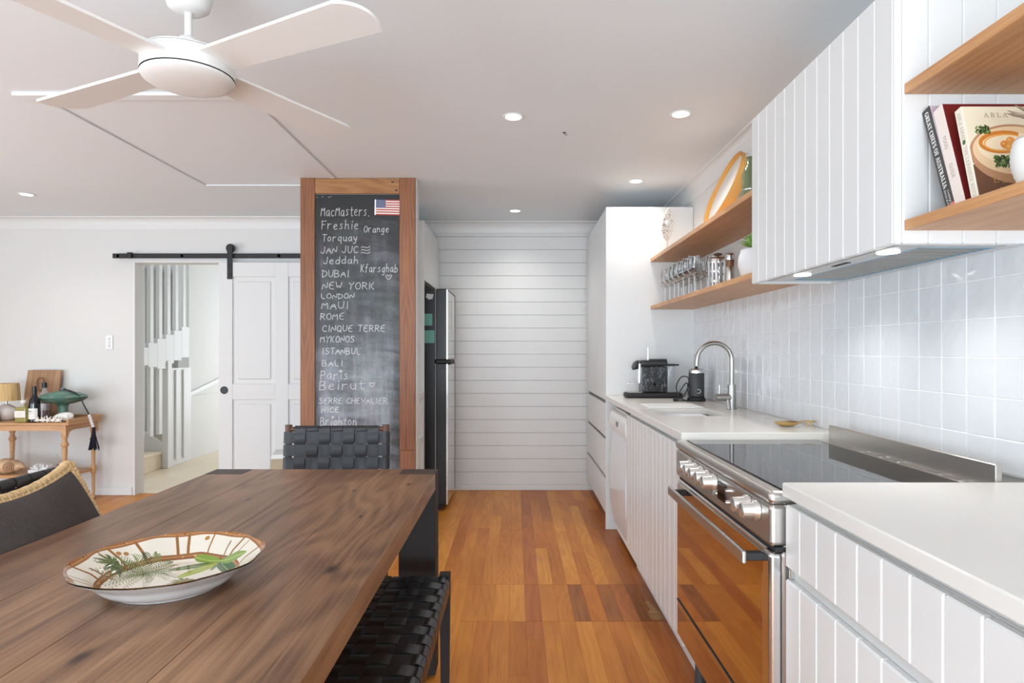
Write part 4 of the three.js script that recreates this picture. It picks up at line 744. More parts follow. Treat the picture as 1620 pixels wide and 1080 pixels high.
// ---- cupboard surround and fridge
{
  const t = thing('fridge_surround', 'white panel and overhead cupboard enclosing the fridge', 'cupboard', [-1.0, 0, -5.05]); const L = at(t);
  part('side_panel', L(bx(-1.3, -0.656, 0.0005, 2.14, 4.605, 4.628, 0.002)), M.cabinet, t);
  part('overhead_carcass', L(bx(-1.3, -0.676, 1.71, 2.14, 4.6285, 5.50, 0.001)), M.cabinet, t);
  part('overhead_door', L(bx(-0.6755, -0.656, 1.712, 2.138, 4.6285, 5.06, 0.002)), M.cabinet, t);
  part('overhead_door', L(bx(-0.6755, -0.656, 1.712, 2.138, 5.063, 5.49, 0.002)), M.cabinet, t);
  const c = thing('louvre_cabinet', 'low white framed rack tucked behind the chalkboard pillar', 'cabinet', [-0.8, 0, -4.42]); const C = at(c);
  part('body', C(bx(-1.2, -0.672, 0.0005, 0.905, 4.23, 4.60, 0.002)), std(lin(0.78, 0.78, 0.77), 0.5), c);
  part('frame', C(merge([bx(-0.6718, -0.655, 0.0005, 0.905, 4.23, 4.275, 0.001), bx(-0.6718, -0.655, 0.0005, 0.905, 4.555, 4.60, 0.001), ...[0.0, 0.27, 0.56, 0.865].map((y) => bx(-0.6718, -0.655, y + 0.0005, y + 0.04, 4.275, 4.555, 0.001))])), M.cabinet, c);
  for (const y of [0.04, 0.31, 0.6]) part('panel', C(bx(-0.6718, -0.667, y + 0.02, y + 0.22, 4.30, 4.53, 0.001)), M.shiplap, c);
}
{
  const d0 = 4.80, d1 = 5.39, xs = -0.594, xf = -0.512;
  const t = thing('fridge', 'black two-door fridge freezer with mirror-finish doors', 'fridge', [-0.85, 0, -5.095]); const L = at(t);
  part('body', L(rbox(0.58, 1.62, d1 - d0, 0.008, -0.891, 0.85, -(d0 + d1) / 2)), M.black, t);
  for (const d of [d0 + 0.05, d1 - 0.05]) part('foot', L(merge([cyl(0.02, 0.02, 0.04, -0.58, 0.0005, -d, 14), bx(-0.63, -0.545, 0.02, 0.04, d - 0.03, d + 0.03, 0.002)])), M.blackMatte, t);
  for (const [a, b, nm] of [[0.045, 1.105, 'fridge_door'], [1.135, 1.665, 'freezer_door']]) {
    const d = part(nm, L(bx(xs, xf + 0.003, a, b, d0, d1, 0.004)), M.black, t);
    part('door_skin', L(bx(xf + 0.0032, xf + 0.006, a + 0.003, b - 0.003, d0 + 0.02, d1 - 0.008, 0.001)), M.fridgeFace, d, 'mirror-finish door skin');
    part('edge_strip', L(bx(xf - 0.005, xf + 0.007, a + 0.002, b - 0.002, d0 - 0.0015, d0 + 0.0195, 0.001)), M.steel, d);
    part('edge_line', L(merge([bx(xf + 0.0061, xf + 0.0072, a + 0.003, b - 0.003, d1 - 0.026, d1 - 0.008, 0.0002), bx(xf + 0.0061, xf + 0.0072, b - 0.011, b - 0.003, d0 + 0.02, d1 - 0.026, 0.0002)])), M.blackMatte, d);
    part('seal', L(bx(xs - 0.008, xs - 0.0005, a, b, d0 + 0.002, d1 - 0.002, 0.001)), std(lin(0.35, 0.35, 0.35), 0.5), d);
  }
  part('door_handle', L(merge([bx(xs, xf + 0.03, 1.1085, 1.1315, d0 - 0.002, d0 + 0.3, 0.003)])), M.blackMatte, t);
  part('hinge_cover', L(rbox(0.1, 0.02, 0.09, 0.004, -0.58, 1.676, -(d1 - 0.06))), M.blackMatte, t);
  part('lock_badge', L(rbox(0.026, 0.03, 0.004, 0.002, xs + 0.055, 1.08, -d0 + 0.002)), M.darkGrey, t);
  const note = (lab, x0, x1, y0, y1, m) => single('paper_note', bx(x0, x1, y0, y1, d0 - 0.0015, d0 - 0.0003, 0), m, lab, 'note');
  note('upper green paper note on the black fridge side', -0.69, -0.622, 1.39, 1.48, std(lin(0.16, 0.42, 0.33), 0.8));
  note('lower green paper note on the black fridge side', -0.69, -0.605, 1.26, 1.355, std(lin(0.18, 0.45, 0.35), 0.8));
  single('fridge_magnet', extrude([[0, 0], [0.03, 0.005], [0.038, 0.04], [-0.012, 0.045], [-0.02, 0.02]], 0.004, 0.001).translate(-0.65, 1.585, -d0 + 0.002), std(lin(0.7, 0.7, 0.68), 0.5), 'white paper magnet near the top of the fridge side', 'magnet');
  const list = canvasTex(128, 384, (x) => { x.fillStyle = '#eceae6'; x.fillRect(0, 0, 128, 384); x.fillStyle = '#b4b2ae'; for (let i = 0; i < 22; i++) x.fillRect(12, 16 + i * 16, 40 + rnd() * 60, 3); });
  const lg = cbox(0.0012, 0.27, 0.1, 0.0003); planarUV(lg, 2, 1, 0.1, 0.27);
  single('shopping_list', lg, printed(list, 0.8), 'long white paper list hanging on the mirrored freezer door', 'paper', [xf + 0.0076, 1.47, -5.17]);
}

// ================================================================ DINING
{
  const x0 = -1.136, x1 = -0.292, d0 = 0.33, d1 = 2.437, y1 = 0.75, y0 = 0.692;
  const t = thing('dining_table', 'long dark brown timber dining table with plank legs', 'table', [(x0 + x1) / 2, 0, -(d0 + d1) / 2]); const L = at(t);
  const cuts = [x0, -0.925, -0.71, -0.50, x1], lw = 0.135, ld = 0.098;
  for (let i = 0; i < 4; i++) {
    const a = cuts[i], b = cuts[i + 1];
    const far = i === 0 || i === 3 ? d1 - ld : d1;
    const pieces = [bx(a + 0.0002, b - 0.0002, y0, y1, d0, far, 0.0012, 'z')];
    if (i === 0) pieces.push(bx(x0 + lw, b - 0.0002, y0, y1, far, d1, 0.001, 'z'));
    if (i === 3) pieces.push(bx(a + 0.0002, x1 - lw, y0, y1, far, d1, 0.001, 'z'));
    part('plank', L(metreUV(merge(pieces), 'z', 2.44, 1.14)), M.table, t);
  }
  for (const [a, b] of [[x0, x0 + lw], [x1 - lw, x1]]) {
    part('leg', L(bx(a + 0.0003, b - 0.0003, 0.012, y1, d1 - ld + 0.0003, d1, 0.002, 'y')), M.tableLeg, t);
    part('leg_cap', L(bx(a + 0.001, b - 0.001, y1 - 0.001, y1 + 0.0004, d1 - ld + 0.001, d1 - 0.001, 0.0002, 'x')), M.tableDark, t);
    part('leg', L(bx(a + 0.0003, b - 0.0003, 0.012, y0 - 0.001, d0 + 0.01, d0 + ld, 0.002, 'y')), M.tableLeg, t);
    for (const d of [d0 + 0.05, d1 - 0.03]) part('glide', L(cyl(0.012, 0.012, 0.0115, b - 0.025, 0.0005, -d, 14)), std(lin(0.6, 0.6, 0.6), 0.4), t);
  }
}
// ---- scalloped painted platter
{
  const R = 0.168, H = 0.056;
  const tex = canvasTex(1024, 1024, (x) => {
    const S = 512 / (R * 1.06), P = (a, b) => [512 + a * S, 512 - b * S];     // metres from the centre, b away from the camera
    x.fillStyle = '#ece3d4'; x.fillRect(0, 0, 1024, 1024);
    const rim = (th) => R * (0.955 + 0.03 * Math.abs(Math.sin(th * 4)) + 0.01 * Math.sin(th * 9));
    const ring = (f, col, w) => { x.strokeStyle = col; x.lineWidth = w; x.beginPath(); for (let i = 0; i <= 240; i++) { const th = i / 240 * 6.2832, q = P(f(th) * Math.cos(th), f(th) * Math.sin(th)); i ? x.lineTo(...q) : x.moveTo(...q); } x.stroke(); };
    ring((th) => rim(th) * 1.02, '#9a6236', 40); ring((th) => rim(th) * 1.01, '#b98350', 10);
    ring(() => R * 0.70, '#8e5a30', 30); ring(() => R * 0.705, '#b07a48', 9);
    for (let i = 0; i < 26; i++) { const th = i * 0.2417 + (i % 2) * 0.09, a = R * 0.71, b = rim(th) * 1.01; if (i % 4 === 1) continue; x.strokeStyle = '#96622f'; x.lineWidth = i % 3 ? 16 : 8; x.beginPath(); x.moveTo(...P(a * Math.cos(th), a * Math.sin(th))); x.lineTo(...P(b * Math.cos(th + 0.05), b * Math.sin(th + 0.05))); x.stroke(); }
    for (let i = 0; i < 90; i++) { const th = rnd() * 6.28, r = (rnd() < 0.5 ? R * 0.70 : rim(th) * 1.02); x.fillStyle = rnd() < 0.5 ? '#5e3c1e' : '#d3a878'; x.beginPath(); x.arc(...P(r * Math.cos(th), r * Math.sin(th)), 5, 0, 7); x.fill(); }
    const trunk = (a, b, c, d, w) => { x.strokeStyle = '#7a5c40'; x.lineWidth = w; x.lineCap = 'round'; x.beginPath(); x.moveTo(...P(a, b)); x.quadraticCurveTo(...P((a + c) / 2 + 0.006, (b + d) / 2), ...P(c, d)); x.stroke(); x.strokeStyle = '#a98a64'; x.lineWidth = w * 0.3; x.stroke(); };
    const palm = (cx, cy, s, n, cols) => { for (let i = 0; i < n; i++) { const th = i / n * 6.283 + rnd() * 0.2, l = s * (0.7 + rnd() * 0.45), ex = cx + l * Math.cos(th), ey = cy + l * Math.sin(th) * 0.9 - s * 0.12; x.strokeStyle = cols[i % cols.length]; for (let k = 0; k < 14; k++) { const f = k / 14, mx = cx + (ex - cx) * f, my = cy + (ey - cy) * f + s * 0.18 * Math.sin(f * 3.14); const ll = s * 0.16 * Math.sin(0.5 + f * 2.4); x.lineWidth = 4; for (const sg of [-1, 1]) { x.beginPath(); x.moveTo(...P(mx, my)); x.lineTo(...P(mx + ll * Math.cos(th + sg * 0.8), my + ll * Math.sin(th + sg * 0.8))); x.stroke(); } } } };
    trunk(-0.085, 0.01, -0.03, 0.085, 12); palm(-0.07, 0.03, 0.078, 21, ['#5c6a3e', '#77844e', '#434f30', '#8a935f']);
    trunk(-0.015, -0.075, 0.02, -0.02, 10); palm(0.03, -0.012, 0.028, 9, ['#8b7a3a', '#6f7a44']);
    trunk(-0.14, -0.02, -0.105, 0.0, 11); palm(-0.128, 0.025, 0.026, 11, ['#4d5d3b', '#65743f']);
    const leaf = (cx, cy, l, w, a, c) => { x.save(); x.translate(...P(cx, cy)); x.rotate(-a); x.fillStyle = c; x.beginPath(); x.ellipse(l * S / 2, 0, l * S / 2, w * S, 0, 0, 7); x.fill(); x.strokeStyle = 'rgba(225,225,150,.8)'; x.lineWidth = 3; x.beginPath(); x.moveTo(0, 0); x.lineTo(l * S, 0); x.stroke(); x.restore(); };
    trunk(0.045, 0.075, 0.055, 0.14, 9);
    for (const [l, w, a, c] of [[0.095, 0.014, 3.7, '#4c6f40'], [0.10, 0.014, 4.3, '#9fae3c'], [0.095, 0.014, 5.4, '#3f6a44'], [0.06, 0.01, 2.9, '#7f9a3c'], [0.065, 0.009, 6.0, '#86a050'], [0.05, 0.004, 4.8, '#4a6a44']]) leaf(0.05, 0.1, l, w, a, c);
    trunk(0.095, -0.02, 0.11, 0.05, 6); palm(0.07, -0.075, 0.026, 9, ['#9a7a34', '#7a6a30']);
    x.fillStyle = '#b07a3c'; for (const [a, b] of [[-0.135, 0.06], [-0.125, 0.068], [0.0, 0.15], [-0.06, -0.09]]) { x.beginPath(); x.arc(...P(a, b), 14, 0, 7); x.fill(); }
  });
  const prof = (s) => (s < 0.55 ? [s / 0.55 * 0.62, 0.011] : s < 0.8 ? [0.62 + (s - 0.55) / 0.25 * 0.16, 0.011 + 0.022 * ((s - 0.55) / 0.25) ** 1.5] : [0.78 + (s - 0.8) / 0.2 * 0.22, 0.033 + 0.023 * ((s - 0.8) / 0.2)]);
  const rimF = (th) => 1 + 0.028 * (Math.abs(Math.sin(th * 4)) - 0.5) + 0.012 * Math.sin(th * 9);
  const sheet = (dy, inner) => {
    const N = 144, K = 26, pos = [], uv = [], idx = [];
    for (let i = 0; i <= N; i++) for (let j = 0; j <= K; j++) {
      const th = i / N * 6.28318, s = j / K, [r, h] = prof(s), q = R * r * (1 + (rimF(th) - 1) * s * s);
      const yy = inner ? h : Math.max(0.0, h - dy * (0.5 + 0.5 * (1 - s)) - (s < 0.5 ? 0.003 : 0));
      pos.push(q * Math.cos(th), yy, q * Math.sin(th)); uv.push(0.5 + q * Math.cos(th) / (R * 2.12), 0.5 - q * Math.sin(th) / (R * 2.12));
    }
    for (let i = 0; i < N; i++) for (let j = 0; j < K; j++) { const a = i * (K + 1) + j, b = a + K + 1; inner ? idx.push(a, a + 1, b, a + 1, b + 1, b) : idx.push(a, b, a + 1, a + 1, b, b + 1); }
    const g = new THREE.BufferGeometry(); g.setAttribute('position', new THREE.BufferAttribute(new Float32Array(pos), 3)); g.setAttribute('uv', new THREE.BufferAttribute(new Float32Array(uv), 2)); g.setIndex(idx); g.computeVertexNormals(); return g;
  };
  const t = thing('platter', 'scalloped ceramic platter painted with palms and bamboo on the table', 'platter', [-0.663, 0.7506, -1.228]);
  part('painted_face', sheet(0, true), phys({ map: tex, roughness: 0.12 }), t, 'cream glaze with green palms and brown bamboo');
  part('underside', merge([sheet(0.006, false), lathe([[0.088, 0], [0.094, 0], [0.096, 0.008], [0.087, 0.008], [0.088, 0]], 64)]), phys({ color: lin(0.82, 0.82, 0.81), roughness: 0.15 }), t, 'white outer glaze');
}
// ---- woven leather straps
const strapDark = std(lin(0.021, 0.022, 0.026), 0.42, 0, { bumpMap: speckle, bumpScale: 0.0006 });
const strapGloss = std(lin(0.005, 0.005, 0.0055), 0.33, 0, { bumpMap: speckle, bumpScale: 0.0004 });
const V3 = (x, y, z) => new THREE.Vector3(x, y, z);
function chair(label, base, turn) {                          // front towards +z; back posts at z = -0.22
  const t = thing('woven_chair', label, 'chair', base); t.rotation.y = turn;
  const w = 0.215, lean = 0.10;
  const zb = (y) => -0.20 - Math.max(0, y - 0.44) * lean;
  for (const s of [-1, 1]) {
    part('back_post', rod([s * w, 0.0005, zb(0.2)], [s * w, 0.872, zb(0.872)], 0.014, 0.0155, 18), M.chairWood, t);
    part('front_leg', rod([s * w, 0.0005, 0.20], [s * w, 0.43, 0.20], 0.013, 0.016, 18), M.chairWood, t);
    part('side_rail', rod([s * w, 0.42, -0.20], [s * w, 0.42, 0.20], 0.014), M.chairWood, t);
  }
  part('front_rail', rod([-w, 0.42, 0.20], [w, 0.42, 0.20], 0.014), M.chairWood, t);
  part('rear_rail', rod([-w, 0.42, -0.20], [w, 0.42, -0.20], 0.014), M.chairWood, t);
  part('top_rail', rod([-w, 0.852, zb(0.852)], [w, 0.852, zb(0.852)], 0.011), M.chairWood, t);
  const ph = 0.0555, pv = 0.0535, N = V3(0, lean, 1).normalize(), rows = 5, cols = 7, off = 0.0042;
  for (let r = 0; r < rows; r++) {                           // cross straps wrap round both posts
    const y = 0.852 - 0.037 - r * ph, pts = [], nor = [];
    const c = V3(0, y, zb(y));
    const add = (x, o, n) => { pts.push(V3(x, c.y, c.z).addScaledVector(N, o)); nor.push(n.clone()); };
    for (let i = 6; i >= 0; i--) { const a = Math.PI / 2 + i / 6 * Math.PI; pts.push(V3(-w + 0.0185 * Math.cos(a), y, c.z).addScaledVector(N, 0.0185 * Math.sin(a))); nor.push(V3(Math.cos(a), 0, 0).addScaledVector(N, Math.sin(a)).normalize()); }
    for (let i = 0; i <= 56; i++) { const x = -w + 0.02 + (2 * w - 0.04) * i / 56, k = (x + (cols - 1) / 2 * pv) / pv; add(x, 0.012 + off * Math.cos(Math.PI * (k + r + 1)), N); }
    for (let i = 0; i <= 6; i++) { const a = Math.PI / 2 - i / 6 * Math.PI; pts.push(V3(w + 0.0185 * Math.cos(a), y, c.z).addScaledVector(N, 0.0185 * Math.sin(a))); nor.push(V3(Math.cos(a), 0, 0).addScaledVector(N, Math.sin(a)).normalize()); }
    part('cross_strap', ribbon(pts, nor, V3(0, 1, -lean).normalize(), 0.051, 0.003), strapDark, t);
  }
  for (let k = 0; k < cols; k++) {                           // upright straps go over the top rail
    const x = (k - (cols - 1) / 2) * pv, pts = [], nor = [];
    const top = V3(x, 0.852, zb(0.852));
    for (let i = 0; i <= 6; i++) { const a = Math.PI - i / 6 * Math.PI; const n = V3(0, Math.sin(a), 0).addScaledVector(N, Math.cos(a)).normalize(); pts.push(top.clone().addScaledVector(n, 0.0145)); nor.push(n); }
    for (let i = 0; i <= 40; i++) { const y = 0.84 - i / 40 * 0.30, rr_ = (0.852 - 0.037 - y) / ph; pts.push(V3(x, y, zb(y)).addScaledVector(N, 0.012 - off * Math.cos(Math.PI * (rr_ + k + 1)))); nor.push(N.clone()); }
    part('upright_strap', ribbon(pts, nor, V3(1, 0, 0), 0.049, 0.003), strapDark, t);
  }
  for (let k = 0; k < 7; k++) {                              // seat weave
    const x = (k - 3) * pv; const p1 = [], n1 = [], p2 = [], n2 = [];
    for (let i = 0; i <= 40; i++) { const z = -0.2 + 0.4 * i / 40; p1.push(V3(x, 0.437 + 0.002 * Math.cos(Math.PI * (z / pv + k)), z)); n1.push(V3(0, 1, 0)); p2.push(V3(z * w / 0.2, 0.437 - 0.002 * Math.cos(Math.PI * (z * w / 0.2 / pv + k)), x)); n2.push(V3(0, 1, 0)); }
    part('seat_strap', ribbon(p1, n1, V3(1, 0, 0), 0.048, 0.003), strapDark, t); part('seat_strap', ribbon(p2, n2, V3(0, 0, 1), 0.048, 0.003), strapDark, t);
  }
  return t;
}
chair('woven black leather chair at the head of the table by the chalkboard', [-0.785, 0, -2.61], 0).rotation.y = 0.03;
chair('woven black leather chair at the long side of the table, behind a cushion', [-1.077, 0, -1.645], Math.PI / 2);
// ---- cushion with braided rope edge, leaning on the side chair
{
  const t = thing('cushion', 'large charcoal cushion with thick braided jute rope edging on the chair', 'cushion', [-1.086, 0.447, -1.585]);
  // corners in the cushion's axes: a along +z (towards the camera), b up the leaning face
  const W = 0.50, Hh = 0.45, lean = 0.5, pos = [], uv = [], idx = [], N = 30;
  const P = (a, b, s) => {
    const u = a / N * 2 - 1, v = b / N * 2 - 1, pin = 1 - 0.05 * (1 - Math.abs(u)) * 0 - 0.0, k = Math.max(0, (1 - u ** 4) * (1 - v ** 4));
    const sag = v > 0 ? -0.045 * (1 - u * u) * v : 0;
    const th = s * 0.046 * Math.sqrt(k) + 0.004 * Math.sin(u * 5 + v * 3) * k;
    const yy = (b / N) * Hh + sag, off = th;
    return [off * Math.cos(lean) - yy * Math.sin(lean) * 1.0 + 0.02, yy * Math.cos(lean) + off * Math.sin(lean) + 0.028, u * W / 2 * pin];
  };
  for (const s of [1, -1]) { const o = pos.length / 3; for (let i = 0; i <= N; i++) for (let j = 0; j <= N; j++) { pos.push(...P(i, j, s)); uv.push(i / N * W, j / N * Hh); } for (let i = 0; i < N; i++) for (let j = 0; j < N; j++) { const a = o + i * (N + 1) + j, b = a + N + 1; s > 0 ? idx.push(a, b, a + 1, a + 1, b, b + 1) : idx.push(a, a + 1, b, a + 1, b + 1, b); } }
  const g = new THREE.BufferGeometry(); g.setAttribute('position', new THREE.BufferAttribute(new Float32Array(pos), 3)); g.setAttribute('uv', new THREE.BufferAttribute(new Float32Array(uv), 2)); g.setIndex(idx); g.computeVertexNormals();
  const linen = dataTex(512, 512, (u, v) => { const n = 0.5 * vnoise(u * 900, v * 260) + 0.5 * vnoise(u * 260 + 40, v * 900), m = fbm(u * 9, v * 9, 3); const k = 0.72 + 0.34 * n + 0.22 * (m - 0.5); return [84 * k, 76 * k, 74 * k]; }, true, 0.4, 0.4);
  part('cover', g, std(0xffffff, 0.92, 0, { map: linen, bumpMap: linen, bumpScale: 0.001 }), t, 'charcoal linen cover');
  const path = []; for (let i = 0; i <= 14; i++) path.push(V3(...P(N, N * i / 14, 0))); path.pop(); // camera-side edge
  const rope = []; for (let i = 0; i <= 12; i++) rope.push(V3(...P(0, N * i / 12, 0))); for (let i = 1; i <= 16; i++) rope.push(V3(...P(N * i / 16, N, 0)));
  const crv = new THREE.CatmullRomCurve3(rope, false, 'catmullrom', 0.3), strands = [];
  const L0 = crv.getLength();
  for (let k = 0; k < 4; k++) {
    const pts = []; const n = 240;
    for (let i = 0; i <= n; i++) { const s = i / n, c = crv.getPointAt(s), T = crv.getTangentAt(s), A = V3(1, 0.4, 0.1).cross(T).normalize(), B = T.clone().cross(A); const ph = s * L0 / 0.042 * 6.283 + k * Math.PI / 2; pts.push(c.addScaledVector(A, 0.0105 * Math.sin(ph)).addScaledVector(B, 0.0075 * Math.sin(2 * ph + (k % 2) * 0.6))); }
    strands.push(tube(pts, 0.0078, 420, 7));
  }
  part('rope_edging', merge(strands), std(0xffffff, 0.85, 0, { map: dataTex(128, 64, (u, v) => { const n = fbm(u * 8, v * 60, 2); return lerp3([196, 158, 108], [242, 212, 166], n); }, true, 1, 1, THREE.RepeatWrapping) }), t, 'tan braided jute rope');
}
// ---- woven bench
{
  const x0 = -0.60, x1 = -0.222, d0 = 0.55, d1 = 2.17, yT = 0.445;
  const t = thing('woven_bench', 'dark timber bench with glossy black woven leather seat beside the table', 'bench', [(x0 + x1) / 2, 0, -(d0 + d1) / 2]); const L = at(t);
  const legM = M.tableLeg, railM = std(0xffffff, 0.45, 0, { map: woodTex([96, 62, 46], [52, 32, 25], { W: 512, H: 128, mu: 1, mv: 0.3 }) });
  for (const x of [x0 + 0.014, x1 - 0.014]) for (const d of [d0 + 0.016, d1 - 0.016]) {
    const g = cyl(0.018, 0.025, 0.452, 0, 0, 0, 4).rotateY(Math.PI / 4); g.computeVertexNormals();
    part('leg', L(toCreasedNormals(g, 0.3).translate(x, 0.0005, -d)), legM, t);
  }
  for (const x of [x0 + 0.014, x1 - 0.014]) part('side_rail', L(bx(x - 0.012, x + 0.012, 0.39, 0.436, d0 + 0.035, d1 - 0.035, 0.005, 'z')), railM, t);
  for (const d of [d0 + 0.016, d1 - 0.016]) part('end_rail', L(bx(x0 + 0.035, x1 - 0.035, 0.39, 0.436, d - 0.012, d + 0.012, 0.005, 'x')), railM, t);
  const pl = 0.053, pc = 0.0545, cols = 6, nx = 29, xm = (x0 + x1) / 2, off = 0.003;
  for (let r = 0; r < nx; r++) {                             // cross straps wrap down over the side rails
    const d = d1 - 0.062 - r * pc; if (d < d0 + 0.04) break; const pts = [], nor = [];
    const wrap = (sg, seq) => seq.forEach(([x, y, a]) => { pts.push(V3(sg > 0 ? x1 - x : x0 + x, y, -d)); nor.push(V3(sg * Math.sin(a), Math.cos(a), 0)); });
    wrap(-1, [[-0.001, 0.392, 1.57], [-0.0015, 0.43, 1.5], [0.0015, 0.439, 0.8], [0.008, 0.4435, 0.2]]);
    for (let i = 0; i <= 44; i++) { const x = x0 + 0.015 + (x1 - x0 - 0.03) * i / 44, k = (x - xm) / pl + (cols - 1) / 2; pts.push(V3(x, yT + off * Math.cos(Math.PI * (k + r)), -d)); nor.push(V3(0, 1, 0)); }
    wrap(1, [[0.008, 0.4435, 0.2], [0.0015, 0.439, 0.8], [-0.0015, 0.43, 1.5], [-0.001, 0.392, 1.57]]);
    part('cross_strap', L(ribbon(pts, nor, V3(0, 0, 1), 0.050, 0.0035)), strapGloss, t);
  }
  for (let k = 0; k < cols; k++) {
    const x = xm + (k - (cols - 1) / 2) * pl, pts = [], nor = [], n = 240;
    for (let i = 0; i <= n; i++) { const d = d1 - 0.03 - (d1 - d0 - 0.06) * i / n, r = (d1 - 0.062 - d) / pc; pts.push(V3(x, yT - off * Math.cos(Math.PI * (r + k)), -d)); nor.push(V3(0, 1, 0)); }
    part('long_strap', L(ribbon(pts, nor, V3(1, 0, 0), 0.048, 0.0035)), strapGloss, t);
  }
}
// ---- pale box behind the far chair
{
  const t = thing('storage_box', 'tapered beige storage box with a white lid, beside the pillar', 'box', [-1.70, 0, -4.9]);
  const g = new THREE.CylinderGeometry(0.235, 0.32, 0.40, 4, 1).rotateY(Math.PI / 4 + 0.25).toNonIndexed(); g.computeVertexNormals();
  part('body', g.scale(0.85, 1, 0.85).translate(0, 0.2005, 0), std(lin(0.50, 0.41, 0.28), 0.8), t);
  const l = new THREE.CylinderGeometry(0.228, 0.24, 0.03, 4, 1).rotateY(Math.PI / 4 + 0.25).toNonIndexed(); l.computeVertexNormals();
  part('lid', l.scale(0.86, 1, 0.86).translate(0, 0.4165, 0), M.white, t);
}
// ================================================================ CEILING FAN
{
  const t = thing('ceiling_fan', 'white four-blade ceiling fan above the dining table', 'ceiling fan', [-0.945, CEIL, -1.85]);
  part('canopy', lathe([[0, -0.0005], [0.062, -0.0005], [0.066, -0.03], [0.064, -0.09], [0.056, -0.118], [0.04, -0.13], [0.022, -0.134], [0, -0.134]], 44), M.fan, t);
  part('rod', cyl(0.0105, 0.0105, 0.09, 0, -0.222, 0, 20), M.fan, t);
  part('bell', lathe([[0.012, -0.205], [0.024, -0.207], [0.034, -0.222], [0.038, -0.24], [0.038, -0.252]], 36), M.fan, t);
  for (const a of [0.6, 2.4]) part('screw', new THREE.SphereGeometry(0.004, 10, 8).translate(0.034 * Math.cos(a), -0.224, 0.034 * Math.sin(a)), M.darkGrey, t);
  const motor = part('motor_housing', lathe([[0.036, -0.250], [0.1, -0.252], [0.119, -0.257], [0.121, -0.261], [0.1185, -0.2615], [0.1185, -0.2645], [0.124, -0.265], [0.125, -0.318]], 64), M.fan, t);
  part('groove', lathe([[0.1188, -0.2605], [0.1188, -0.2655]], 64), M.blackMatte, motor);
  part('lower_groove', lathe([[0.1205, -0.3175], [0.1205, -0.3225]], 64), M.blackMatte, motor);
  part('bottom_cap', lathe([[0.1225, -0.3205], [0.1245, -0.323], [0.12, -0.331], [0.095, -0.342], [0.05, -0.349], [0, -0.351]], 64), M.fan, t);
  const a0 = Math.atan2(-0.59, 0.294);                       // x, z direction of one blade
  for (let i = 0; i < 4; i++) {
    const s = new THREE.Shape(); s.moveTo(0.10, -0.052); s.lineTo(0.60, -0.068); s.quadraticCurveTo(0.655, -0.05, 0.662, 0.0); s.quadraticCurveTo(0.664, 0.035, 0.645, 0.068); s.lineTo(0.10, 0.056); s.closePath();
    const g = new THREE.ExtrudeGeometry(s, { depth: 0.006, bevelEnabled: true, bevelSize: 0.0015, bevelThickness: 0.0015, bevelSegments: 1, curveSegments: 10 });
    g.rotateX(-Math.PI / 2).translate(0, -0.003, 0).rotateX(-0.12).translate(0, -0.288, 0).rotateY(-(a0 + i * Math.PI / 2));
    part('blade', g, M.fan, t);
  }
}

// ================================================================ CONSOLE TABLE AND WHAT STANDS ON IT
const CT = 0.655;                                            // console top
{
  const x0 = -4.13, x1 = -3.40, d0 = 4.845, d1 = 5.245;
  const t = thing('console_table', 'light timber console table with turned legs and tray top', 'console table', [(x0 + x1) / 2, 0, -(d0 + d1) / 2]); const L = at(t);
  part('top', L(bx(x0, x1, CT - 0.02, CT, d0, d1, 0.003)), M.console, t);
  for (const g of [bx(x1 - 0.001, x1 + 0.014, CT - 0.022, CT + 0.028, d0, d1, 0.004, 'z'), bx(x0 - 0.014, x0 + 0.001, CT - 0.022, CT + 0.028, d0, d1, 0.004, 'z'), bx(x0, x1, CT - 0.0005, CT + 0.028, d1 - 0.014, d1, 0.004)]) part('tray_rim', L(g), M.console, t);
  const apron = (len) => { const p = [[0, 0], [len, 0], [len, -0.085]]; for (let i = 0; i <= 8; i++) { const a = i / 8 * Math.PI / 2; p.push([len - 0.012 - 0.06 * (1 - Math.cos(a)), -0.085 + 0.045 * Math.sin(a)]); } for (let i = 8; i >= 0; i--) { const a = i / 8 * Math.PI / 2; p.push([0.012 + 0.06 * (1 - Math.cos(a)), -0.085 + 0.045 * Math.sin(a)]); } p.push([0, -0.085]); return p; };
  part('apron', L(metreUV(extrude(apron(x1 - x0 - 0.02), 0.016).translate(x0 + 0.01, CT - 0.021, -d0 - 0.026))), M.console, t);
  part('apron', L(metreUV(extrude(apron(x1 - x0 - 0.02), 0.016).translate(x0 + 0.01, CT - 0.021, -d1 + 0.01))), M.console, t);
  for (const x of [x1 - 0.026, x0 + 0.010]) part('apron', L(metreUV(extrude(apron(d1 - d0 - 0.054), 0.016).rotateY(Math.PI / 2).translate(x, CT - 0.021, -d0 - 0.027), 'z')), M.console, t);
  const leg = lathe([[0, 0.0005], [0.013, 0.0005], [0.018, 0.012], [0.011, 0.028], [0.011, 0.05], [0.013, 0.2], [0.02, 0.212], [0.02, 0.222], [0.022, 0.224], [0.022, 0.262], [0.018, 0.268], [0.012, 0.285], [0.017, 0.42], [0.019, 0.455], [0.016, 0.465], [0.026, 0.478], [0.027, 0.492], [0.016, 0.505], [0.019, 0.515], [0.014, 0.525], [0.022, 0.54], [0.024, 0.634], [0, 0.634]], 24);
  for (const x of [x0 + 0.035, x1 - 0.035]) for (const d of [d0 + 0.035, d1 - 0.035]) part('leg', L(leg.clone().translate(x, 0, -d)), M.console, t);
  part('lower_shelf', L(bx(x0 + 0.03, x1 - 0.03, 0.228, 0.25, d0 + 0.03, d1 - 0.03, 0.003)), M.console, t);
}
const on = (x, d) => [x, CT + 0.0005, -d];
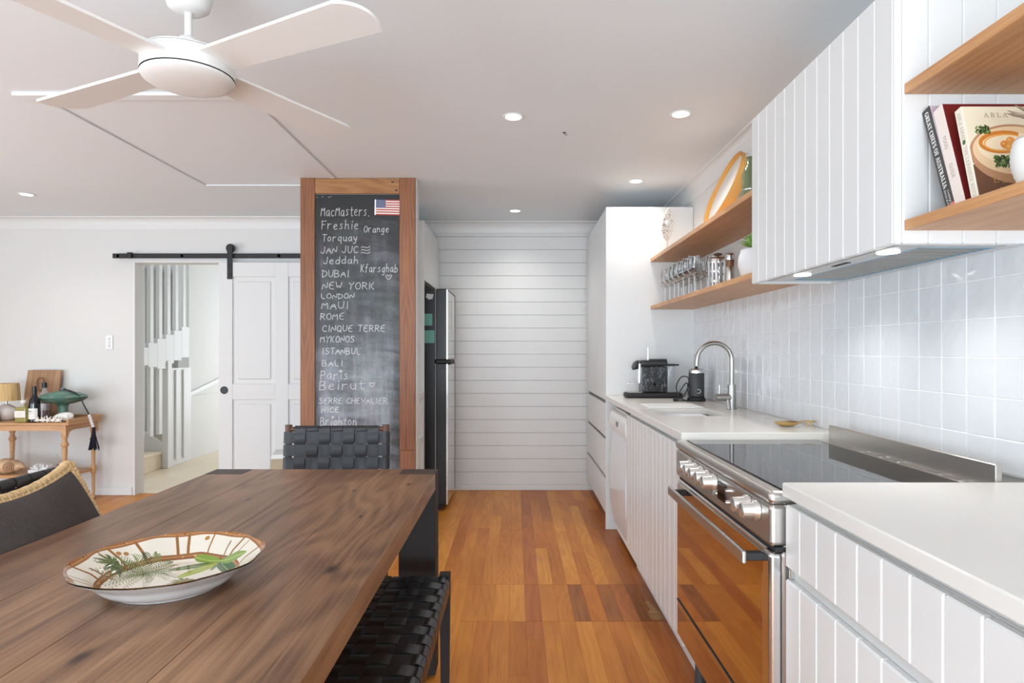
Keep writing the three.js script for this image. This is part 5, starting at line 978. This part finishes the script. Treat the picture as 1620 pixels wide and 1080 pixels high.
{ // table lamp
  const t = thing('table_lamp', 'small table lamp with straw shade and round pale base', 'lamp', on(-4.0, 5.03));
  part('base', lathe([[0, 0], [0.045, 0], [0.072, 0.03], [0.08, 0.06], [0.068, 0.095], [0.03, 0.122], [0.012, 0.128], [0, 0.128]], 40), std(lin(0.72, 0.64, 0.60), 0.5), t);
  part('neck', cyl(0.009, 0.009, 0.045, 0, 0.128, 0, 16), M.steel, t);
  part('shade', lathe([[0.092, 0.155], [0.082, 0.29], [0.080, 0.29], [0.090, 0.155]], 48), std(0xffffff, 0.85, 0, { map: dataTex(512, 64, (u, v) => lerp3([178, 140, 84], [236, 208, 158], fbm(u * 170, v * 3, 2)), true, 1, 1, THREE.RepeatWrapping) }), t, 'straw lamp shade');
}
{ // small wire-bound jar
  const t = thing('decorative_jar', 'small glass jar wrapped in gold wire beside the lamp', 'jar', on(-4.01, 4.90));
  part('glass', lathe([[0, 0], [0.034, 0], [0.045, 0.03], [0.04, 0.08], [0.024, 0.1], [0.026, 0.12], [0, 0.12]], 32), phys({ color: lin(0.35, 0.22, 0.1), roughness: 0.1, transmission: 0.3, thickness: 0 }), t);
  for (let i = 0; i < 6; i++) part('wire', tube([[0.046, 0.01, 0], [0.047, 0.05, 0.012], [0.042, 0.09, 0], [0.028, 0.105, 0.01]].map(([x, y, z]) => [x * Math.cos(i) - z * Math.sin(i), y, x * Math.sin(i) + z * Math.cos(i)]), 0.003, 16, 6), M.brass, t);
}
{ // wooden board leaning on the wall
  const t = thing('timber_board', 'rectangular timber serving board leaning against the wall', 'board', on(-3.905, 5.212));
  const g = cbox(0.275, 0.39, 0.02, 0.002); metreUV(g, 'y'); g.translate(0.02, 0.195, 0);
  part('panel', g.rotateX(-0.2).translate(0, 0.003, 0), std(0xffffff, 0.6, 0, { map: woodTex([196, 158, 118], [138, 100, 74], { W: 256, H: 256, mu: 0.5, mv: 0.4, ring: 14, blotch: 0.7 }) }), t);
  const loop = []; for (let i = 0; i <= 20; i++) { const a = i / 20 * 6.283; loop.push([0.02 + 0.026 * Math.sin(a) * (1 + 0.35 * Math.cos(a)), 0.245 - 0.055 * (1 - Math.cos(a)) + 0.08, -0.026 + 0.012 * (1 - Math.cos(a)) * 0.5]); }
  part('leather_loop', tube(loop, 0.0055, 48, 8), std(lin(0.22, 0.1, 0.045), 0.6), t);
}
const labelMat = (draw) => printed(canvasTex(256, 256, draw), 0.7);
{ // square yellow liqueur bottle
  const t = thing('square_bottle', 'square bottle of pale yellow liqueur with ball stopper', 'bottle', on(-3.755, 4.885));
  part('body', rbox(0.088, 0.118, 0.07, 0.01, 0, 0.0595, 0), phys({ color: lin(0.52, 0.44, 0.12), roughness: 0.06, transmission: 0.45, thickness: 0 }), t);
  part('neck', cyl(0.016, 0.014, 0.022, 0, 0.118, 0, 20), phys({ color: lin(0.8, 0.78, 0.6), roughness: 0.05, transmission: 0.6, thickness: 0 }), t);
  part('stopper', lathe([[0.014, 0.14], [0.021, 0.15], [0.02, 0.163], [0.01, 0.17], [0, 0.17]], 24), phys({ color: lin(0.8, 0.78, 0.74), roughness: 0.1 }), t);
  const lg = cbox(0.082, 0.05, 0.001, 0.0003); planarUV(lg, 0, 1, 0.082, 0.05);
  part('label', lg.translate(0, 0.065, 0.036), labelMat((x) => { x.fillStyle = '#ece8de'; x.fillRect(0, 0, 256, 256); x.fillStyle = '#b9b4aa'; x.fillRect(20, 60, 216, 8); x.fillRect(20, 190, 216, 8); x.fillRect(50, 120, 150, 14); }), t);
}
{ // wine bottle
  const t = thing('wine_bottle', 'dark wine bottle with a white label on the console', 'bottle', on(-3.682, 4.90));
  part('glass', lathe([[0, 0], [0.036, 0], [0.038, 0.008], [0.038, 0.14], [0.034, 0.17], [0.018, 0.2], [0.015, 0.22], [0.015, 0.272], [0, 0.272]], 40), phys({ color: lin(0.008, 0.010, 0.012), roughness: 0.06 }), t);
  part('capsule', cyl(0.0165, 0.016, 0.052, 0, 0.222, 0, 24), M.black, t);
  part('label', new THREE.CylinderGeometry(0.0386, 0.0386, 0.082, 32, 1, true, -1.15, 2.3).translate(0, 0.066, 0), labelMat((x) => { x.fillStyle = '#efede8'; x.fillRect(0, 0, 256, 256); x.fillStyle = '#a7a4a4'; x.fillRect(30, 50, 120, 30); x.fillRect(30, 100, 150, 6); x.fillRect(30, 125, 110, 6); x.fillRect(200, 210, 14, 10); }), t);
}
{ // clear spirit bottle
  const t = thing('gin_bottle', 'clear spirit bottle with dark cap and pink base', 'bottle', on(-3.795, 5.158));
  part('glass', lathe([[0, 0], [0.036, 0], [0.038, 0.01], [0.038, 0.19], [0.02, 0.222], [0.017, 0.235], [0.017, 0.25], [0, 0.25]], 40), phys({ color: lin(0.80, 0.78, 0.80), roughness: 0.04, transmission: 0.75, thickness: 0 }), t);
  part('spirit', cyl(0.036, 0.036, 0.06, 0, 0.004, 0, 32), phys({ color: lin(0.45, 0.10, 0.22), roughness: 0.1, transmission: 0.4, thickness: 0 }), t);
  part('cap', cyl(0.019, 0.019, 0.04, 0, 0.25, 0, 24), std(lin(0.012, 0.012, 0.02), 0.4), t);
  part('band_label', new THREE.CylinderGeometry(0.0387, 0.0387, 0.028, 32, 1, true, -1.2, 2.4).translate(0, 0.142, 0), labelMat((x) => { x.fillStyle = '#16182a'; x.fillRect(0, 0, 256, 256); x.fillStyle = '#c9b78a'; x.fillRect(20, 70, 200, 110); x.fillStyle = '#16182a'; for (let i = 0; i < 5; i++) x.fillRect(40 + i * 36, 90, 16, 70); }), t);
  part('front_label', new THREE.CylinderGeometry(0.0387, 0.0387, 0.05, 32, 1, true, -1.0, 2.0).translate(0, 0.095, 0), labelMat((x) => { x.fillStyle = '#e8e4ea'; x.fillRect(0, 0, 256, 256); x.fillStyle = '#9a8aa8'; x.fillRect(40, 200, 170, 20); }), t);
}
{ // green pedestal dish and lid
  const t = thing('pedestal_dish', 'weathered green lidded pedestal dish on the console', 'dish', on(-3.59, 5.08));
  const teal = std(0xffffff, 0.45, 0, { map: dataTex(256, 256, (u, v) => { const n = fbm(u * 14, v * 10, 4), m = fbm(u * 60 + 9, v * 40, 2); return m > 0.66 && n > 0.42 ? [150, 132, 116] : lerp3([44, 96, 82], [106, 152, 132], n); }, true, 1, 1, THREE.RepeatWrapping) });
  part('pedestal', lathe([[0, 0], [0.05, 0], [0.048, 0.012], [0.036, 0.04], [0.033, 0.1], [0.04, 0.125], [0, 0.125]], 40), teal, t);
  part('bowl', lathe([[0.03, 0.12], [0.09, 0.132], [0.14, 0.15], [0.163, 0.168], [0.165, 0.172], [0.155, 0.172], [0, 0.165]], 56), teal, t);
  part('seam', lathe([[0.16, 0.172], [0.157, 0.1745], [0.16, 0.177]], 56), M.blackMatte, t);
  const lid = part('lid', lathe([[0.165, 0.177], [0.166, 0.18], [0.15, 0.195], [0.11, 0.212], [0.05, 0.226], [0, 0.228]], 56), teal, t);
  part('knob', lathe([[0.014, 0.226], [0.012, 0.236], [0.02, 0.24], [0.02, 0.25], [0.008, 0.254], [0, 0.254]], 28), std(lin(0.16, 0.19, 0.18), 0.6), lid);
}
{ // tassel hung from the lid knob
  const t = thing('tassel', 'navy tassel with white beads hanging on a black cord from the dish', 'tassel', on(-3.59, 5.08));
  const c = [[0.012, 0.243, 0.01], [0.06, 0.236, 0.03], [0.115, 0.216, 0.03], [0.15, 0.188, 0.03], [0.185, 0.12, 0.03], [0.212, 0.07, 0.03], [0.226, 0.045, 0.03]];
  part('cord', merge([tube(c, 0.0045, 50, 8), tube(c.map(([x, y, z], i) => [x + (i && i < 6 ? 0.006 : 0), y - (i && i < 6 ? 0.007 : 0), z + 0.006]), 0.004, 50, 8)]), M.blackMatte, t);
  for (let i = 0; i < 6; i++) part('bead', new THREE.SphereGeometry(0.0125, 16, 12).scale(1, 0.9, 1).translate(0.231 + i * 0.0055, 0.033 - i * 0.0165, 0.033), std(lin(0.8, 0.78, 0.8), 0.5), t, 'white bead');
  const strands = [], hx = 0.266, hy = -0.066;
  for (let i = 0; i < 60; i++) { const a = rr(0, 6.28), r = Math.sqrt(rnd()); strands.push(tube([[hx + 0.008 * r * Math.cos(a), hy, 0.033 + 0.008 * r * Math.sin(a)], [hx + 0.018 * r * Math.cos(a), hy - 0.06, 0.033 + 0.015 * r * Math.sin(a)], [hx + 0.046 * r * Math.cos(a) + 0.005, hy - rr(0.15, 0.172), 0.033 + 0.03 * r * Math.sin(a)]], 0.0026, 8, 5)); }
  part('fringe', merge(strands), std(lin(0.008, 0.010, 0.022), 0.8), t).userData.kind = 'stuff';
  part('binding', cyl(0.012, 0.013, 0.02, hx, hy - 0.012, 0.033, 20), std(lin(0.008, 0.010, 0.022), 0.8), t);
}
{ // shell bowl and little coral pieces
  const t = thing('shell_bowl', 'white polished shell lying beside the green dish', 'shell', on(-3.487, 4.945));
  const g = new THREE.SphereGeometry(1, 36, 24); { const p = g.attributes.position; for (let i = 0; i < p.count; i++) { const x = p.getX(i), y = p.getY(i), z = p.getZ(i), a = Math.atan2(z, x), k = 1 + 0.12 * Math.sin(a * 2 + 1) + 0.05 * Math.sin(a * 5 + y * 4); p.setXYZ(i, x * 0.068 * k, y * 0.034 * (1 + 0.3 * x) + 0.038, z * 0.05 * k); } g.computeVertexNormals(); }
  part('shell_body', g, phys({ color: lin(0.80, 0.78, 0.72), roughness: 0.2 }), t);
  part('shell_lip', new THREE.TorusGeometry(0.035, 0.007, 10, 30, 4.2).rotateX(-0.5).scale(1.25, 0.6, 1).translate(0.012, 0.036, 0.047), phys({ color: lin(0.86, 0.85, 0.82), roughness: 0.2 }), t);
  for (let i = 0; i < 5; i++) {
    const gs = []; for (let k = 0; k < 5; k++) { const a = k / 5 * 6.283 + i, l = 0.026 + 0.006 * (i % 3); gs.push(rod([0, 0.014, 0], [l * Math.cos(a), 0.014 + l * 0.7 * Math.sin(a) + 0.012, 0.008 * Math.sin(a * 2)], 0.008, 0.004, 8)); }
    const lift = Math.max(0, ...gs.map((q) => { q.computeBoundingBox(); return -q.boundingBox.min.y; }));
    single('coral_piece', merge(gs).translate(0, lift, 0), std(lin(0.82, 0.77, 0.70), 0.8), `small knobbly white coral piece on the console, ${['first', 'second', 'third', 'fourth', 'fifth'][i]} from the wine bottle`, 'coral', on(-3.63 + i * 0.04, 4.862 + 0.004 * (i % 2)), 'coral pieces on the console');
  }
}
{ // lower shelf: big shell, coral, reed sticks
  const g = new THREE.SphereGeometry(1, 36, 24); { const p = g.attributes.position; for (let i = 0; i < p.count; i++) { const x = p.getX(i), y = p.getY(i), z = p.getZ(i); const k = 1 - 0.35 * Math.max(0, x); p.setXYZ(i, x * 0.13, y * 0.058 * k + 0.0585 + 0.004 * Math.sin(x * 18), z * 0.07 * k); } g.computeVertexNormals(); }
  const t = thing('conch_shell', 'large tan conch shell on the lower console shelf', 'shell', [-3.93, 0.2505, -4.96]);
  part('whorl', g, std(lin(0.66, 0.44, 0.26), 0.4), t);
  for (const [r, y] of [[0.032, 0], [0.02, 0.004], [0.01, 0.008]]) part('spire_ring', new THREE.TorusGeometry(r, 0.006, 8, 28).rotateY(0.35).translate(0.045, 0.06, 0.058 + y), std(lin(0.42, 0.24, 0.13), 0.5), t);
  const gs = []; for (let i = 0; i < 26; i++) { const a = rr(0, 6.28), r = rr(0.02, 0.1); gs.push(rod([r * 0.4 * Math.cos(a), 0.01, r * 0.3 * Math.sin(a)], [r * Math.cos(a), rr(0.04, 0.075), r * 0.5 * Math.sin(a)], 0.01, 0.006, 7)); }
  gs.push(rbox(0.17, 0.03, 0.07, 0.012, 0, 0.0155, 0));
  single('coral_branch', merge(gs), std(lin(0.78, 0.77, 0.76), 0.85), 'pale branching coral on the lower console shelf', 'coral', [-3.69, 0.2505, -4.98]);
  const r = thing('reed_diffuser', 'reed diffuser with thin sticks on the lower console shelf', 'diffuser', [-3.475, 0.2505, -4.92]);
  part('jar', lathe([[0, 0], [0.03, 0], [0.032, 0.04], [0.014, 0.06], [0.014, 0.075], [0.011, 0.075], [0.011, 0.05], [0, 0.045]], 24), phys({ color: lin(0.3, 0.2, 0.12), roughness: 0.1 }), r);
  for (const [a, b] of [[-0.05, 0.16], [0.035, 0.165], [0.01, 0.13]]) part('stick', rod([0, 0.05, 0], [a, b, 0.004], 0.0017, 0.0017, 6), std(lin(0.45, 0.36, 0.25), 0.9), r);
}

renderer.render(scene, camera);
